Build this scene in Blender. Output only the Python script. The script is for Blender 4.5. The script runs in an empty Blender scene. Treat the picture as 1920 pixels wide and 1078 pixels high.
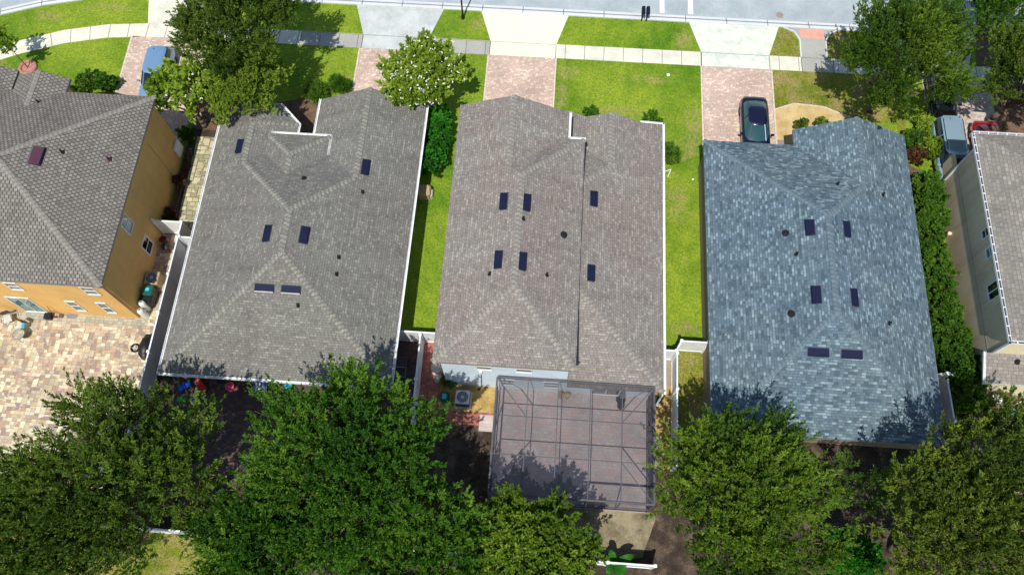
import bpy, math, random
import numpy as np
from mathutils import Vector, Matrix
from mathutils.bvhtree import BVHTree
R = math.radians
random.seed(7)
sc = bpy.context.scene
COL = sc.collection
# ------------------------------------------------------------------ camera
FOC, TILT, ROLL, YAW, HGT = 1509.37, .396219, .0112874, -.0786591, 48.0
_h = Vector((math.sin(YAW), math.cos(YAW), 0))
_F = Vector((0, 0, -1)) * math.cos(TILT) + _h * math.sin(TILT)
_r = Vector((math.cos(YAW), -math.sin(YAW), 0)); _d = _F.cross(_r)
_A = _r * math.cos(ROLL) + _d * math.sin(ROLL); _B = -_r * math.sin(ROLL) + _d * math.cos(ROLL)
cam = bpy.data.cameras.new('camera'); co = bpy.data.objects.new('camera', cam); COL.objects.link(co)
cam.sensor_width = 36; cam.lens = FOC / 1920 * 36; cam.clip_end = 2000; cam.clip_start = .5
m = Matrix((_A, -_B, -_F)).transposed().to_4x4(); m.translation = Vector((0, 0, HGT))
co.matrix_world = m; sc.camera = co
def ray(px, py): return _F + _A * ((px - 960) / FOC) + _B * ((py - 539) / FOC)
def at(px, py, z=0.0):
    v = ray(px, py); k = (z - HGT) / v.z; return Vector((v.x * k, v.y * k, z))
def at_y(px, py, y):
    v = ray(px, py); k = y / v.y; return Vector((v.x * k, y, HGT + v.z * k))
def at_x(px, py, x):
    v = ray(px, py); k = x / v.x; return Vector((x, v.y * k, HGT + v.z * k))
# ------------------------------------------------------------------ light
SUN = Vector((.12, .50, -1.0)).normalized()
w = bpy.data.worlds.new('World'); sc.world = w; w.use_nodes = True
nt = w.node_tree; sky = nt.nodes.new('ShaderNodeTexSky'); sky.sky_type = 'NISHITA'; sky.sun_disc = False
sky.sun_elevation = math.asin(-SUN.z); sky.sun_rotation = math.atan2(-SUN.x, -SUN.y)
sky.air_density = 1.2; sky.dust_density = .6
nt.links.new(sky.outputs[0], nt.nodes['Background'].inputs[0]); nt.nodes['Background'].inputs[1].default_value = .105
sl = bpy.data.lights.new('sun', 'SUN'); sl.energy = 4.6; sl.angle = R(.5); sl.color = (1, .955, .87)
so = bpy.data.objects.new('sun', sl); so.rotation_euler = SUN.to_track_quat('-Z', 'Y').to_euler(); COL.objects.link(so)
sc.view_settings.view_transform = 'Standard'; sc.view_settings.look = 'None'
sc.view_settings.exposure = 0.0; sc.view_settings.gamma = 1
# ------------------------------------------------------------------ node helpers
class N:
    def __init__(s, name):
        s.m = bpy.data.materials.new(name); s.m.use_nodes = True; s.t = s.m.node_tree
        s.b = s.t.nodes['Principled BSDF']; s.b.inputs['Roughness'].default_value = .85
        s.b.inputs['Specular IOR Level'].default_value = .3
    def n(s, kind, **kw):
        o = s.t.nodes.new(kind)
        for k, v in kw.items(): setattr(o, k, v)
        return o
    def l(s, a, b): s.t.links.new(a, b)
    def inp(s, sock, v):
        if isinstance(v, (int, float)): sock.default_value = v
        elif isinstance(v, tuple): sock.default_value = v
        else: s.l(v, sock)
    def math(s, op, a, b=0.0, c=None):
        o = s.n('ShaderNodeMath', operation=op); s.inp(o.inputs[0], a); s.inp(o.inputs[1], b)
        if c is not None: s.inp(o.inputs[2], c)
        return o.outputs[0]
    def pos(s): return s.n('ShaderNodeNewGeometry').outputs['Position']
    def obj(s): return s.n('ShaderNodeTexCoord').outputs['Object']
    def uv(s): return s.n('ShaderNodeTexCoord').outputs['UV']
    def noise(s, vec, scale, detail=3, rough=.55):
        o = s.n('ShaderNodeTexNoise'); s.l(vec, o.inputs['Vector']); o.inputs['Scale'].default_value = scale
        o.inputs['Detail'].default_value = detail; o.inputs['Roughness'].default_value = rough
        return o.outputs['Fac']
    def ramp(s, fac, stops, interp='LINEAR'):
        o = s.n('ShaderNodeValToRGB'); s.l(fac, o.inputs[0]); cr = o.color_ramp; cr.interpolation = interp
        while len(cr.elements) < len(stops): cr.elements.new(.5)
        for e, (p, c) in zip(cr.elements, stops):
            e.position = p; e.color = (*c, 1) if len(c) == 3 else c
        return o.outputs[0]
    def mix(s, fac, a, b, mode='MIX'):
        o = s.n('ShaderNodeMix', data_type='RGBA', blend_type=mode); s.inp(o.inputs[0], fac)
        for k, v in ((6, a), (7, b)):
            if isinstance(v, tuple): o.inputs[k].default_value = (*v, 1)
            else: s.l(v, o.inputs[k])
        return o.outputs[2]
    def bump(s, h, strength=.4, dist=.02):
        o = s.n('ShaderNodeBump'); o.inputs['Strength'].default_value = strength; o.inputs['Distance'].default_value = dist
        s.l(h, o.inputs['Height']); s.l(o.outputs[0], s.b.inputs['Normal'])
    def col(s, c): s.inp(s.b.inputs['Base Color'], (*c, 1) if isinstance(c, tuple) else c); return s
def g(v): return (v, v, v)
def paint(name, c, rough=.6, metal=0.0, var=.12, scale=3.0, spec=.4, coat=0.0):
    k = N(name); nz = k.noise(k.obj(), scale, 4)
    a = tuple(x * (1 - var) for x in c); b = tuple(min(1, x * (1 + var)) for x in c)
    k.col(k.ramp(nz, [(.3, a), (.7, b)])); k.b.inputs['Roughness'].default_value = rough
    k.b.inputs['Metallic'].default_value = metal; k.b.inputs['Specular IOR Level'].default_value = spec
    k.b.inputs['Coat Weight'].default_value = coat
    return k.m
def cells(k, x, y, sx, sy, shift=1.0, half=False):
    row = k.math('FLOOR', k.math('DIVIDE', y, sy))
    wn = k.n('ShaderNodeTexWhiteNoise', noise_dimensions='1D'); k.l(row, wn.inputs['W'])
    xx = k.math('ADD', k.math('DIVIDE', x, sx), k.math('MULTIPLY', row, .5) if half else k.math('MULTIPLY', wn.outputs[0], shift * 7.3))
    c = k.n('ShaderNodeCombineXYZ'); k.l(k.math('FLOOR', xx), c.inputs[0]); k.l(row, c.inputs[1])
    w2 = k.n('ShaderNodeTexWhiteNoise', noise_dimensions='2D'); k.l(c.outputs[0], w2.inputs['Vector'])
    return w2.outputs[0], k.math('FRACT', xx), k.math('FRACT', k.math('DIVIDE', y, sy))
def sep(k, vec):
    o = k.n('ShaderNodeSeparateXYZ'); k.l(vec, o.inputs[0]); return o.outputs
def shingle(name, dark, mid, light, tab=.30, row=.19, line=.55, stain=(1, 1, 1), pl=(.35, .62, .9), gap=.5, half=False):
    k = N(name); s = sep(k, k.uv())
    r1, fx, fy = cells(k, s[0], s[1], tab, row, half=half)
    r2, fx2, _ = cells(k, s[0], s[1], tab * 2.3, row)
    v = k.math('ADD', k.math('MULTIPLY', r1, .72), k.math('MULTIPLY', r2, .28))
    c = k.ramp(v, [(pl[0] - .2, dark), (pl[0], mid), (pl[1], mid), (pl[2], light)])
    ln = k.math('GREATER_THAN', fy, .2); c = k.mix(ln, tuple(x * line for x in mid), c)
    gp = k.math('MULTIPLY', k.math('LESS_THAN', fx, .3 if half else .16), gap); c = k.mix(gp, c, tuple(x * .55 for x in dark))
    big = k.noise(k.obj(), .22, 6, .65); c = k.mix(1.0, c, k.ramp(big, [(.35, stain), (.6, g(1.0))]), 'MULTIPLY')
    st = k.n('ShaderNodeVectorMath', operation='MULTIPLY'); k.l(k.uv(), st.inputs[0]); st.inputs[1].default_value = (1.3, .16, 1); c = k.mix(1.0, c, k.ramp(k.noise(st.outputs[0], 1.0, 6, .7), [(.3, g(.86)), (.5, g(1.0)), (.72, g(1.10))]), 'MULTIPLY')
    fine = k.noise(k.uv(), 26, 2); c = k.mix(.85, c, k.ramp(fine, [(.3, g(.72)), (.7, g(1.28))]), 'MULTIPLY')
    k.col(c); k.b.inputs['Roughness'].default_value = .95; k.b.inputs['Specular IOR Level'].default_value = .15
    k.bump(k.math('ADD', k.math('MULTIPLY', fy, -.6), k.math('MULTIPLY', r1, .9)), .7, .02)
    return k.m
def capmat(name, mid, light, gapc):
    k = N(name); s = sep(k, k.uv()); wn = k.n('ShaderNodeTexWhiteNoise', noise_dimensions='1D'); k.l(k.math('FLOOR', k.math('SUBTRACT', s[0], .5)), wn.inputs['W'])
    c = k.ramp(wn.outputs[0], [(0, mid), (1, light)]); f = k.math('FRACT', k.math('SUBTRACT', s[0], .5))
    c = k.mix(k.math('GREATER_THAN', f, .66), c, gapc); fine = k.noise(k.obj(), 20, 2)
    c = k.mix(.8, c, k.ramp(fine, [(.3, g(.75)), (.7, g(1.2))]), 'MULTIPLY'); k.col(c); k.b.inputs['Roughness'].default_value = .95
    return k.m
def pavers(name, cols, sx=.3, sy=.2, joint=.5, big=(.85, 1.1), mixed=False):
    k = N(name); s = sep(k, k.pos())
    r1, fx, fy = cells(k, s[0], s[1], sx, sy)
    if mixed:
        r2, fx2, fy2 = cells(k, s[1], s[0], sx * 1.5, sy * 1.5)
        sel = k.math('GREATER_THAN', k.noise(k.pos(), 1.1, 1), .52)
        r1 = k.math('ADD', k.math('MULTIPLY', r1, k.math('SUBTRACT', 1, sel)), k.math('MULTIPLY', r2, sel))
        fx = k.math('ADD', k.math('MULTIPLY', fx, k.math('SUBTRACT', 1, sel)), k.math('MULTIPLY', fx2, sel))
        fy = k.math('ADD', k.math('MULTIPLY', fy, k.math('SUBTRACT', 1, sel)), k.math('MULTIPLY', fy2, sel))
    n_ = len(cols); c = k.ramp(r1, [(i / n_, cc) for i, cc in enumerate(cols)], 'CONSTANT')
    j = k.math('MAXIMUM', k.math('LESS_THAN', fx, .09), k.math('LESS_THAN', fy, .12))
    c = k.mix(k.math('MULTIPLY', j, joint), c, (.09, .075, .055))
    c = k.mix(1.0, c, k.ramp(k.noise(k.pos(), .5, 4), [(.3, g(big[0])), (.7, g(big[1]))]), 'MULTIPLY')
    c = k.mix(.7, c, k.ramp(k.noise(k.pos(), 14, 3), [(.3, g(.78)), (.7, g(1.2))]), 'MULTIPLY')
    k.col(c); k.bump(k.math('SUBTRACT', 1, j), .5, .01); return k.m
WORN = [(-5.3, 19.5, .9, 2.6), (-5.4, 24.5, .5, 1.2), (1.3, 37.2, .9, 1.0), (1.0, 35.2, .6, 1.6), (9.7, 40.6, 1.0, 1.3), (-5.6, 41.2, .7, .9), (-8.2, 34.0, .8, 1.2), (10.4, 33.0, .8, 2.6), (9.4, 18.0, 1.2, .7),
        (-38.0, 39.8, 1.6, .7), (-33.5, 41.0, 1.8, .6), (-40.5, 35.0, 1.6, 1.2), (7.2, 37.0, 1.6, .5), (5.0, 34.0, 2.2, .8), (9.2, 27.0, .9, 2.2), (-14.6, 35.0, .6, 1.4), (17.2, 40.6, .7, .8), (17.5, 37.5, 1.2, .5), (9.9, 31.2, .8, 1.5)]
def grass_mat(name, a, b, dry, dryness=.62, worn=True):
    k = N(name); p = k.pos()
    c = k.ramp(k.noise(p, .16, 8, .68), [(.36, a), (.60, b)])
    c = k.mix(1.0, c, k.ramp(k.noise(p, 1.3, 6, .72), [(.3, (.66, .78, .8)), (.5, g(1.0)), (.72, (1.34, 1.16, 1.3))]), 'MULTIPLY')
    d = k.noise(p, .55, 8, .72); m_ = k.ramp(d, [(dryness, g(0)), (dryness + .12, g(.75))])
    if worn:
        s = sep(k, p); tot = None
        for x, y, rx, ry in WORN:
            q = k.math('ADD', k.math('POWER', k.math('DIVIDE', k.math('SUBTRACT', s[0], x), rx), 2.0), k.math('POWER', k.math('DIVIDE', k.math('SUBTRACT', s[1], y), ry), 2.0))
            q = k.math('SUBTRACT', 1.0, q); tot = q if tot is None else k.math('MAXIMUM', tot, q)
        tot = k.math('ADD', k.math('MULTIPLY', k.math('MAXIMUM', tot, -1.0), .45), k.math('MULTIPLY', k.math('SUBTRACT', k.noise(p, 1.7, 7, .75), .5), 2.4))
        w_ = k.ramp(tot, [(.12, g(0)), (.62, g(.85))]); m_ = k.mix(1.0, m_, w_, 'LIGHTEN')
    c = k.mix(m_, c, dry)
    f1 = k.noise(p, 6, 5, .75); c = k.mix(1.0, c, k.ramp(f1, [(.32, g(.60)), (.68, g(1.38))]), 'MULTIPLY')
    f2 = k.noise(p, 19, 3, .75); c = k.mix(1.0, c, k.ramp(f2, [(.34, g(.50)), (.66, g(1.5))]), 'MULTIPLY')
    k.col(c); k.b.inputs['Specular IOR Level'].default_value = .12
    k.bump(k.math('ADD', f1, f2), 1.0, .09); return k.m
def rough_ground(name, stops, s1=1.2, s2=14, amp=(.5, 1.5)):
    k = N(name); p = k.pos(); c = k.ramp(k.noise(p, s1, 6, .65), stops)
    f = k.noise(p, s2, 4, .75); c = k.mix(1.0, c, k.ramp(f, [(.3, g(amp[0])), (.7, g(amp[1]))]), 'MULTIPLY')
    k.col(c); k.bump(f, 1.0, .06); return k.m
def stucco(name, c, dirt, amt=.5):
    k = N(name); p = k.pos(); st = k.n('ShaderNodeVectorMath', operation='MULTIPLY'); k.l(p, st.inputs[0]); st.inputs[1].default_value = (1.6, 1.6, .22)
    a = k.ramp(k.noise(st.outputs[0], 1.0, 6, .7), [(.5, g(0)), (.75, g(amt))]); cc = k.mix(a, c, dirt)
    cc = k.mix(1.0, cc, k.ramp(k.noise(p, .5, 5, .65), [(.35, g(.90)), (.65, g(1.05))]), 'MULTIPLY')
    f = k.noise(p, 22, 3, .7); cc = k.mix(.5, cc, k.ramp(f, [(.3, g(.85)), (.7, g(1.12))]), 'MULTIPLY')
    k.col(cc); k.bump(f, .5, .01); return k.m
def concrete(name, c, stainc, amt=.6, s=.35):
    k = N(name); p = k.pos()
    cc = k.mix(k.ramp(k.noise(p, s, 7, .68), [(.42, g(0)), (.72, g(amt))]), c, stainc)
    cc = k.mix(1.0, cc, k.ramp(k.noise(p, 9, 5, .7), [(.3, g(.9)), (.7, g(1.08))]), 'MULTIPLY')
    k.col(cc); return k.m
def leafmat(name, c0, c1, c2, trans=.35):
    k = N(name); a = k.n('ShaderNodeAttribute', attribute_name='tint')
    c = k.ramp(a.outputs['Fac'], [(0, c0), (.5, c1), (1, c2)])
    k.col(c); k.b.inputs['Roughness'].default_value = .55; k.b.inputs['Specular IOR Level'].default_value = .25
    tr = k.n('ShaderNodeBsdfTranslucent'); k.l(k.mix(1.0, c, (1.1, 1.25, .5), 'MULTIPLY'), tr.inputs[0])
    mx = k.n('ShaderNodeMixShader'); mx.inputs[0].default_value = trans
    out = k.t.nodes['Material Output']; k.l(k.b.outputs[0], mx.inputs[1]); k.l(tr.outputs[0], mx.inputs[2]); k.l(mx.outputs[0], out.inputs[0])
    return k.m
def glassy(name, c, rough=.08):
    k = N(name); k.col(c); k.b.inputs['Roughness'].default_value = rough; k.b.inputs['Specular IOR Level'].default_value = .8
    k.b.inputs['Coat Weight'].default_value = .6; return k.m
def carpaint(name, c):
    k = N(name); fl = k.noise(k.obj(), 60, 2)
    k.col(k.ramp(fl, [(.3, tuple(x * .9 for x in c)), (.7, tuple(min(1, x * 1.1) for x in c))]))
    k.b.inputs['Metallic'].default_value = .45; k.b.inputs['Roughness'].default_value = .28; k.b.inputs['Coat Weight'].default_value = 1
    k.b.inputs['Coat Roughness'].default_value = .04; return k.m
def screenmat(name):
    k = N(name); k.col((.055, .055, .075)); s = sep(k, k.obj())
    tr = k.n('ShaderNodeBsdfTransparent'); mx = k.n('ShaderNodeMixShader'); mx.inputs[0].default_value = .42
    out = k.t.nodes['Material Output']; k.l(tr.outputs[0], mx.inputs[1]); k.l(k.b.outputs[0], mx.inputs[2]); k.l(mx.outputs[0], out.inputs[0])
    return k.m
M = dict(
    sh2=shingle('shingle_grey_green', (.155, .155, .142), (.197, .195, .178), (.285, .28, .25), tab=.22, row=.145, line=.76, stain=(.93, .90, .90)),
    sh3=shingle('shingle_taupe', (.20, .183, .168), (.252, .234, .215), (.36, .335, .30), tab=.22, row=.145, line=.78, stain=(.96, .89, .88)),
    sh4=shingle('shingle_blue_grey', (.074, .110, .134), (.122, .172, .203), (.255, .34, .38), tab=.25, row=.16, line=.74, stain=(.86, .90, .98), pl=(.38, .6, .90), gap=.3),
    sh1=shingle('shingle_weathered', (.17, .155, .138), (.235, .217, .196), (.30, .28, .255), tab=.25, row=.205, line=.62, gap=1.0, stain=(.93, .93, .93), half=True),
    sh5=shingle('shingle_pale_grey', (.21, .195, .175), (.255, .235, .21), (.34, .315, .28), tab=.30, row=.2, line=.8, stain=(.95, .95, .95)),
    cap2=capmat('cap_grey_green', (.21, .21, .185), (.30, .295, .255), (.15, .15, .135)), cap3=capmat('cap_taupe', (.25, .232, .212), (.32, .30, .27), (.19, .175, .16)),
    cap1=capmat('cap_weathered', (.25, .235, .21), (.29, .27, .245), (.20, .185, .165)), cap4=capmat('cap_blue_grey', (.115, .165, .195), (.16, .215, .25), (.10, .145, .175)),
    white=paint('white_vinyl', (.80, .82, .83), .5, var=.10, scale=1.5), trim=paint('white_trim', (.80, .80, .80), .5, var=.05),
    soffit=paint('taupe_trim', (.33, .29, .25), .7), metal=paint('dark_blue_metal', (.010, .014, .045), .45, .3),
    flash=paint('dark_flashing', (.05, .055, .08), .6), maroon=paint('maroon_metal', (.10, .035, .06), .5, .2), black=paint('black_plastic', (.012, .012, .015), .45),
    rubber=paint('rubber', (.012, .012, .012), .9), grey=paint('grey_metal', (.28, .29, .31), .45, .5),
    orange=stucco('ochre_stucco', (.76, .46, .16), (.55, .34, .14), .4), beige=stucco('beige_stucco', (.70, .59, .41), (.42, .30, .19), .6),
    cream=paint('cream_stucco', (.80, .70, .48), .9, var=.04), bluew=stucco('pale_blue_stucco', (.72, .84, .95), (.55, .62, .68), .25),
    brownw=paint('taupe_stucco', (.25, .20, .15), .9, var=.05), tanw=paint('tan_stucco', (.42, .33, .25), .9, var=.05),
    glass=glassy('window_glass', (.05, .08, .10)), teal=glassy('teal_glass', (.06, .20, .22)), dglass=glassy('car_glass', (.008, .010, .016), .05),
    tglass=glassy('green_glass', (.02, .07, .08), .08),
    lawn=grass_mat('lawn', (.120, .255, .014), (.29, .40, .034), (.40, .36, .12), .60),
    dryg=grass_mat('thin_lawn', (.15, .20, .016), (.27, .30, .035), (.40, .31, .13), .46, False),
    soil=rough_ground('dark_soil', [(.3, (.022, .015, .011)), (.5, (.06, .042, .03)), (.7, (.17, .12, .08))]),
    mulch=rough_ground('bark_mulch', [(.3, (.09, .05, .032)), (.6, (.20, .125, .08))], 2.0, 18, (.35, 1.7)),
    chips=rough_ground('wood_chips', [(.3, (.17, .11, .075)), (.6, (.30, .21, .15))], 2.0, 11, (.3, 1.8)),
    sand=rough_ground('pale_soil', [(.3, (.11, .085, .05)), (.6, (.33, .28, .18))], .9, 9, (.75, 1.2)),
    gravel=rough_ground('yellow_gravel', [(.3, (.50, .34, .13)), (.6, (.72, .55, .27))], 1.0, 26, (.62, 1.35)),
    straw=rough_ground('straw_gravel', [(.3, (.30, .19, .055)), (.6, (.55, .39, .14))], 1.5, 24, (.5, 1.5)),
    walk=concrete('sidewalk_concrete', (.74, .72, .58), (.45, .46, .44), .75, .8), apron=concrete('cream_concrete', (.84, .80, .60), (.70, .66, .50), .4),
    apron2=concrete('grey_concrete', (.56, .60, .59), (.34, .37, .38), .9, .7), apron3=concrete('green_white_concrete', (.74, .76, .64), (.40, .48, .46), .9, 1.1),
    walkg=concrete('grey_sidewalk', (.40, .40, .36), (.30, .31, .29), .8), curb=concrete('kerb_concrete', (.62, .65, .66), (.46, .49, .52), .6),
    road=rough_ground('asphalt', [(.3, (.33, .39, .43)), (.5, (.42, .48, .51)), (.72, (.55, .60, .61))], .35, 20, (.85, 1.15)), joint=paint('joint_line', (.10, .10, .10), .9),
    stripe=paint('road_paint', (.88, .86, .90), .7, var=.05, scale=5), tactile=paint('tactile_red', (.76, .34, .26), .8, var=.1),
    drive=pavers('pink_pavers', [(.58, .42, .35), (.63, .47, .39), (.55, .40, .34), (.72, .59, .48), (.60, .45, .38)], .22, .13, .40, big=(.80, 1.10)),
    drive5=pavers('pale_pavers', [(.56, .46, .40), (.62, .54, .47), (.48, .38, .34)], .24, .13, .5),
    patio1=pavers('mixed_tan_pavers', [(.56, .47, .31), (.44, .31, .22), (.63, .56, .39), (.33, .25, .205), (.52, .38, .26), (.68, .62, .45), (.40, .345, .28), (.50, .43, .33)], .30, .22, .35, mixed=True),
    band=pavers('green_grey_pavers', [(.40, .38, .29), (.34, .33, .26), (.46, .43, .33)], .3, .2, .4),
    side=pavers('yellow_pavers', [(.46, .42, .25), (.36, .34, .21), (.56, .51, .33), (.30, .28, .18)], .42, .34, .8, mixed=True),
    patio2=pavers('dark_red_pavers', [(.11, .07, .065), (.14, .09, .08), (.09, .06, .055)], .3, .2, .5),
    red=pavers('red_pavers', [(.38, .13, .10), (.44, .17, .13), (.32, .10, .08)], .3, .2, .4),
    cagef=pavers('rose_pavers', [(.52, .44, .43), (.56, .42, .40), (.54, .48, .46), (.48, .42, .42)], .3, .2, .12, big=(.82, 1.12)),
    padp=concrete('brown_slab', (.30, .24, .21), (.24, .19, .17), .5), bark=paint('bark', (.13, .10, .075), .95, var=.4, scale=9),
    frame=paint('bronze_frame', (.11, .11, .125), .5, .3), screen=screenmat('insect_screen'),
    tan=paint('tan_metal', (.42, .31, .18), .6), acw=paint('ac_casing', (.52, .54, .55), .5), navy=paint('navy_panel', (.02, .03, .09), .5),
    bluep=paint('blue_plastic', (.02, .10, .75), .4), redp=paint('red_plastic', (.70, .03, .02), .4), greenp=paint('green_plastic', (.02, .45, .08), .4),
    pinkp=paint('pink_plastic', (.75, .10, .22), .4), cyanp=paint('cyan_plastic', (.04, .50, .72), .4), tank=paint('white_tank', (.72, .76, .70), .4),
    bin=paint('green_lid', (.015, .10, .07), .4), brown=paint('brown_wood', (.16, .07, .045), .8, var=.3), stone=paint('pale_stone', (.62, .52, .44), .9, var=.2, scale=5),
    darkred=paint('dark_wine', (.14, .02, .025), .5), terra=paint('brick_ring', (.42, .20, .16), .9, var=.3, scale=6),
    cable=paint('pale_conduit', (.60, .42, .20), .6), skin=paint('beige_cushion', (.60, .58, .54), .9),
    pot=paint('pot_rim', (.35, .28, .18), .7), petal=paint('white_petal', (.85, .85, .80), .7, var=.04),
)
# ------------------------------------------------------------------ object helpers
def setp(o, label=None, cat=None, group=None, kind=None):
    for k, v in (('label', label), ('category', cat), ('group', group), ('kind', kind)):
        if v: o[k] = v
    return o
def origin(o):
    v = Vector((0, 0, 0))
    while o is not None: v = v + o.location; o = o.parent
    return v
def thing(name, label, cat, loc, group=None, rz=0.0):
    o = bpy.data.objects.new(name, None); o.empty_display_size = .3; COL.objects.link(o)
    o.location = loc; o.rotation_euler = (0, 0, rz)
    return setp(o, label, cat, group)
class MB:
    def __init__(s): s.v = []; s.f = []; s.uv = []; s.mi = []
    def add(s, vs, fs, mi=0, uvs=None):
        b = len(s.v); s.v += [tuple(p) for p in vs]
        for i, f in enumerate(fs):
            s.f.append([b + j for j in f]); s.mi.append(mi); s.uv.append(uvs[i] if uvs else None)
        return s
    def box(s, x0, x1, y0, y1, z0, z1, mi=0):
        vs = [(x, y, z) for z in (z0, z1) for y in (y0, y1) for x in (x0, x1)]
        return s.add(vs, [(0, 2, 3, 1), (4, 5, 7, 6), (0, 1, 5, 4), (2, 6, 7, 3), (0, 4, 6, 2), (1, 3, 7, 5)], mi)
    def bev(s, x0, x1, y0, y1, z0, z1, b=.03, mi=0):   # box with chamfered top and corners
        def ring(i, z): 
            return [(x0+i+b, y0+i, z), (x1-i-b, y0+i, z), (x1-i, y0+i+b, z), (x1-i, y1-i-b, z), (x1-i-b, y1-i, z), (x0+i+b, y1-i, z), (x0+i, y1-i-b, z), (x0+i, y0+i+b, z)]
        vs = ring(0, z0) + ring(0, z1 - b) + ring(b * .7, z1); fs = [tuple(range(16, 24)), tuple(reversed(range(8)))]
        for r in (0, 8):
            for i in range(8): j = (i + 1) % 8; fs.append((r + i, r + j, r + 8 + j, r + 8 + i))
        return s.add(vs, fs, mi)
    def obox(s, c, ax, ay, az, hx, hy, hz, mi=0):
        vs = [c + ax * (hx * i) + ay * (hy * j) + az * (hz * k) for k in (-1, 1) for j in (-1, 1) for i in (-1, 1)]
        return s.add(vs, [(0, 2, 3, 1), (4, 5, 7, 6), (0, 1, 5, 4), (2, 6, 7, 3), (0, 4, 6, 2), (1, 3, 7, 5)], mi)
    def tube(s, a, b, r, r2=None, n=8, mi=0):
        a = Vector(a); b = Vector(b); r2 = r if r2 is None else r2
        d = (b - a).normalized(); u = d.orthogonal().normalized(); v = d.cross(u)
        vs = [a + (u * math.cos(t) + v * math.sin(t)) * r for t in [i * 2 * math.pi / n for i in range(n)]]
        vs += [b + (u * math.cos(t) + v * math.sin(t)) * r2 for t in [i * 2 * math.pi / n for i in range(n)]]
        fs = [(i, (i + 1) % n, n + (i + 1) % n, n + i) for i in range(n)] + [tuple(reversed(range(n))), tuple(range(n, 2 * n))]
        return s.add(vs, fs, mi)
    def path(s, pts, r, n=6, mi=0):
        for a, b in zip(pts, pts[1:]): s.tube(a, b, r, n=n, mi=mi)
        return s
    def lathe(s, c, prof, n=16, mi=0):
        c = Vector(c); vs = []
        for r, z in prof: vs += [c + Vector((r * math.cos(i * 2 * math.pi / n), r * math.sin(i * 2 * math.pi / n), z)) for i in range(n)]
        fs = []
        for k in range(len(prof) - 1):
            for i in range(n): j = (i + 1) % n; fs.append((k * n + i, k * n + j, (k + 1) * n + j, (k + 1) * n + i))
        fs.append(tuple(reversed(range(n)))); fs.append(tuple(range((len(prof) - 1) * n, len(prof) * n)))
        return s.add(vs, fs, mi)
    def torus(s, c, R_, r, ax='z', n=18, k=6, mi=0):
        c = Vector(c); vs = []
        for i in range(n):
            t = i * 2 * math.pi / n
            for j in range(k):
                q = j * 2 * math.pi / k; rr = R_ + r * math.cos(q); p = (rr * math.cos(t), rr * math.sin(t), r * math.sin(q))
                if ax == 'x': p = (p[2], p[0], p[1])
                elif ax == 'y': p = (p[0], p[2], p[1])
                vs.append(c + Vector(p))
        fs = [(i * k + j, ((i + 1) % n) * k + j, ((i + 1) % n) * k + (j + 1) % k, i * k + (j + 1) % k) for i in range(n) for j in range(k)]
        return s.add(vs, fs, mi)
    def prism(s, poly, z0, z1, mi=0):
        n = len(poly); area = sum(poly[i][0] * poly[(i + 1) % n][1] - poly[(i + 1) % n][0] * poly[i][1] for i in range(n))
        if area < 0: poly = list(reversed(poly))
        vs = [(p[0], p[1], z0) for p in poly] + [(p[0], p[1], z1) for p in poly]
        fs = [tuple(reversed(range(n))), tuple(range(n, 2 * n))] + [(i, (i + 1) % n, n + (i + 1) % n, n + i) for i in range(n)]
        return s.add(vs, fs, mi)
    def build(s, name, mats, parent=None, smooth=False, local=False):
        me = bpy.data.meshes.new(name); o0 = Vector((0, 0, 0)) if (local or parent is None) else origin(parent)
        me.from_pydata([(p[0] - o0.x, p[1] - o0.y, p[2] - o0.z) for p in s.v], [], s.f)
        if not isinstance(mats, (list, tuple)): mats = [mats]
        for q in mats: me.materials.append(q)
        me.polygons.foreach_set('material_index', s.mi)
        if any(u is not None for u in s.uv):
            l = me.uv_layers.new(name='UVMap'); i = 0
            for f, u in zip(s.f, s.uv):
                for j in range(len(f)):
                    l.data[i].uv = u[j] if u else (0, 0)
                    i += 1
        if smooth: me.polygons.foreach_set('use_smooth', [True] * len(s.f))
        me.update(); o = bpy.data.objects.new(name, me); COL.objects.link(o)
        if parent is not None: o.parent = parent
        return o
def single(name, mb, mats, label, cat, group=None, smooth=False):   # a thing that is one mesh, origin at its base
    xs = [p[0] for p in mb.v]; ys = [p[1] for p in mb.v]; zs = [p[2] for p in mb.v]
    c = Vector(((min(xs) + max(xs)) / 2, (min(ys) + max(ys)) / 2, min(zs)))
    mb.v = [(p[0] - c.x, p[1] - c.y, p[2] - c.z) for p in mb.v]
    o = mb.build(name, mats, None, smooth); o.location = c
    return setp(o, label, cat, group)
def struct(name, mb, mats): return setp(mb.build(name, mats), kind='structure')
def P2(*pp): return [tuple(at(*p)[:2]) for p in pp]
# ------------------------------------------------------------------ ground and street
struct('ground', MB().add([(-300, -300, 0), (300, -300, 0), (300, 300, 0), (-300, 300, 0)], [(0, 1, 2, 3)]), M['lawn'])
kerb_path = [(-90, 8), (-62, 28), (-50, 35.4), (-45.5, 37.9), (-41.7, 39.65), (-38.6, 40.8), (-35, 41.7), (-31, 42.2), (-27, 42.37), (-3, 42.37), (16, 42.3), (60, 42.3)]
def offset(path, d):
    out = []
    for i, p in enumerate(path):
        a = Vector(path[max(0, i - 1)]); b = Vector(path[min(len(path) - 1, i + 1)]); t = (b - a).normalized()
        out.append((p[0] - t.y * d, p[1] + t.x * d))
    return out
def strip(mb, path, prof, mi=0):   # prof: (offset, z)
    rows = [offset(path, d) for d, z in prof]
    for k in range(len(prof) - 1):
        for i in range(len(path) - 1):
            a, b, c, d = rows[k][i], rows[k][i + 1], rows[k + 1][i + 1], rows[k + 1][i]
            mb.add([(*a, prof[k][1]), (*b, prof[k][1]), (*c, prof[k + 1][1]), (*d, prof[k + 1][1])], [(0, 1, 2, 3)], mi)
    return mb
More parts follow.
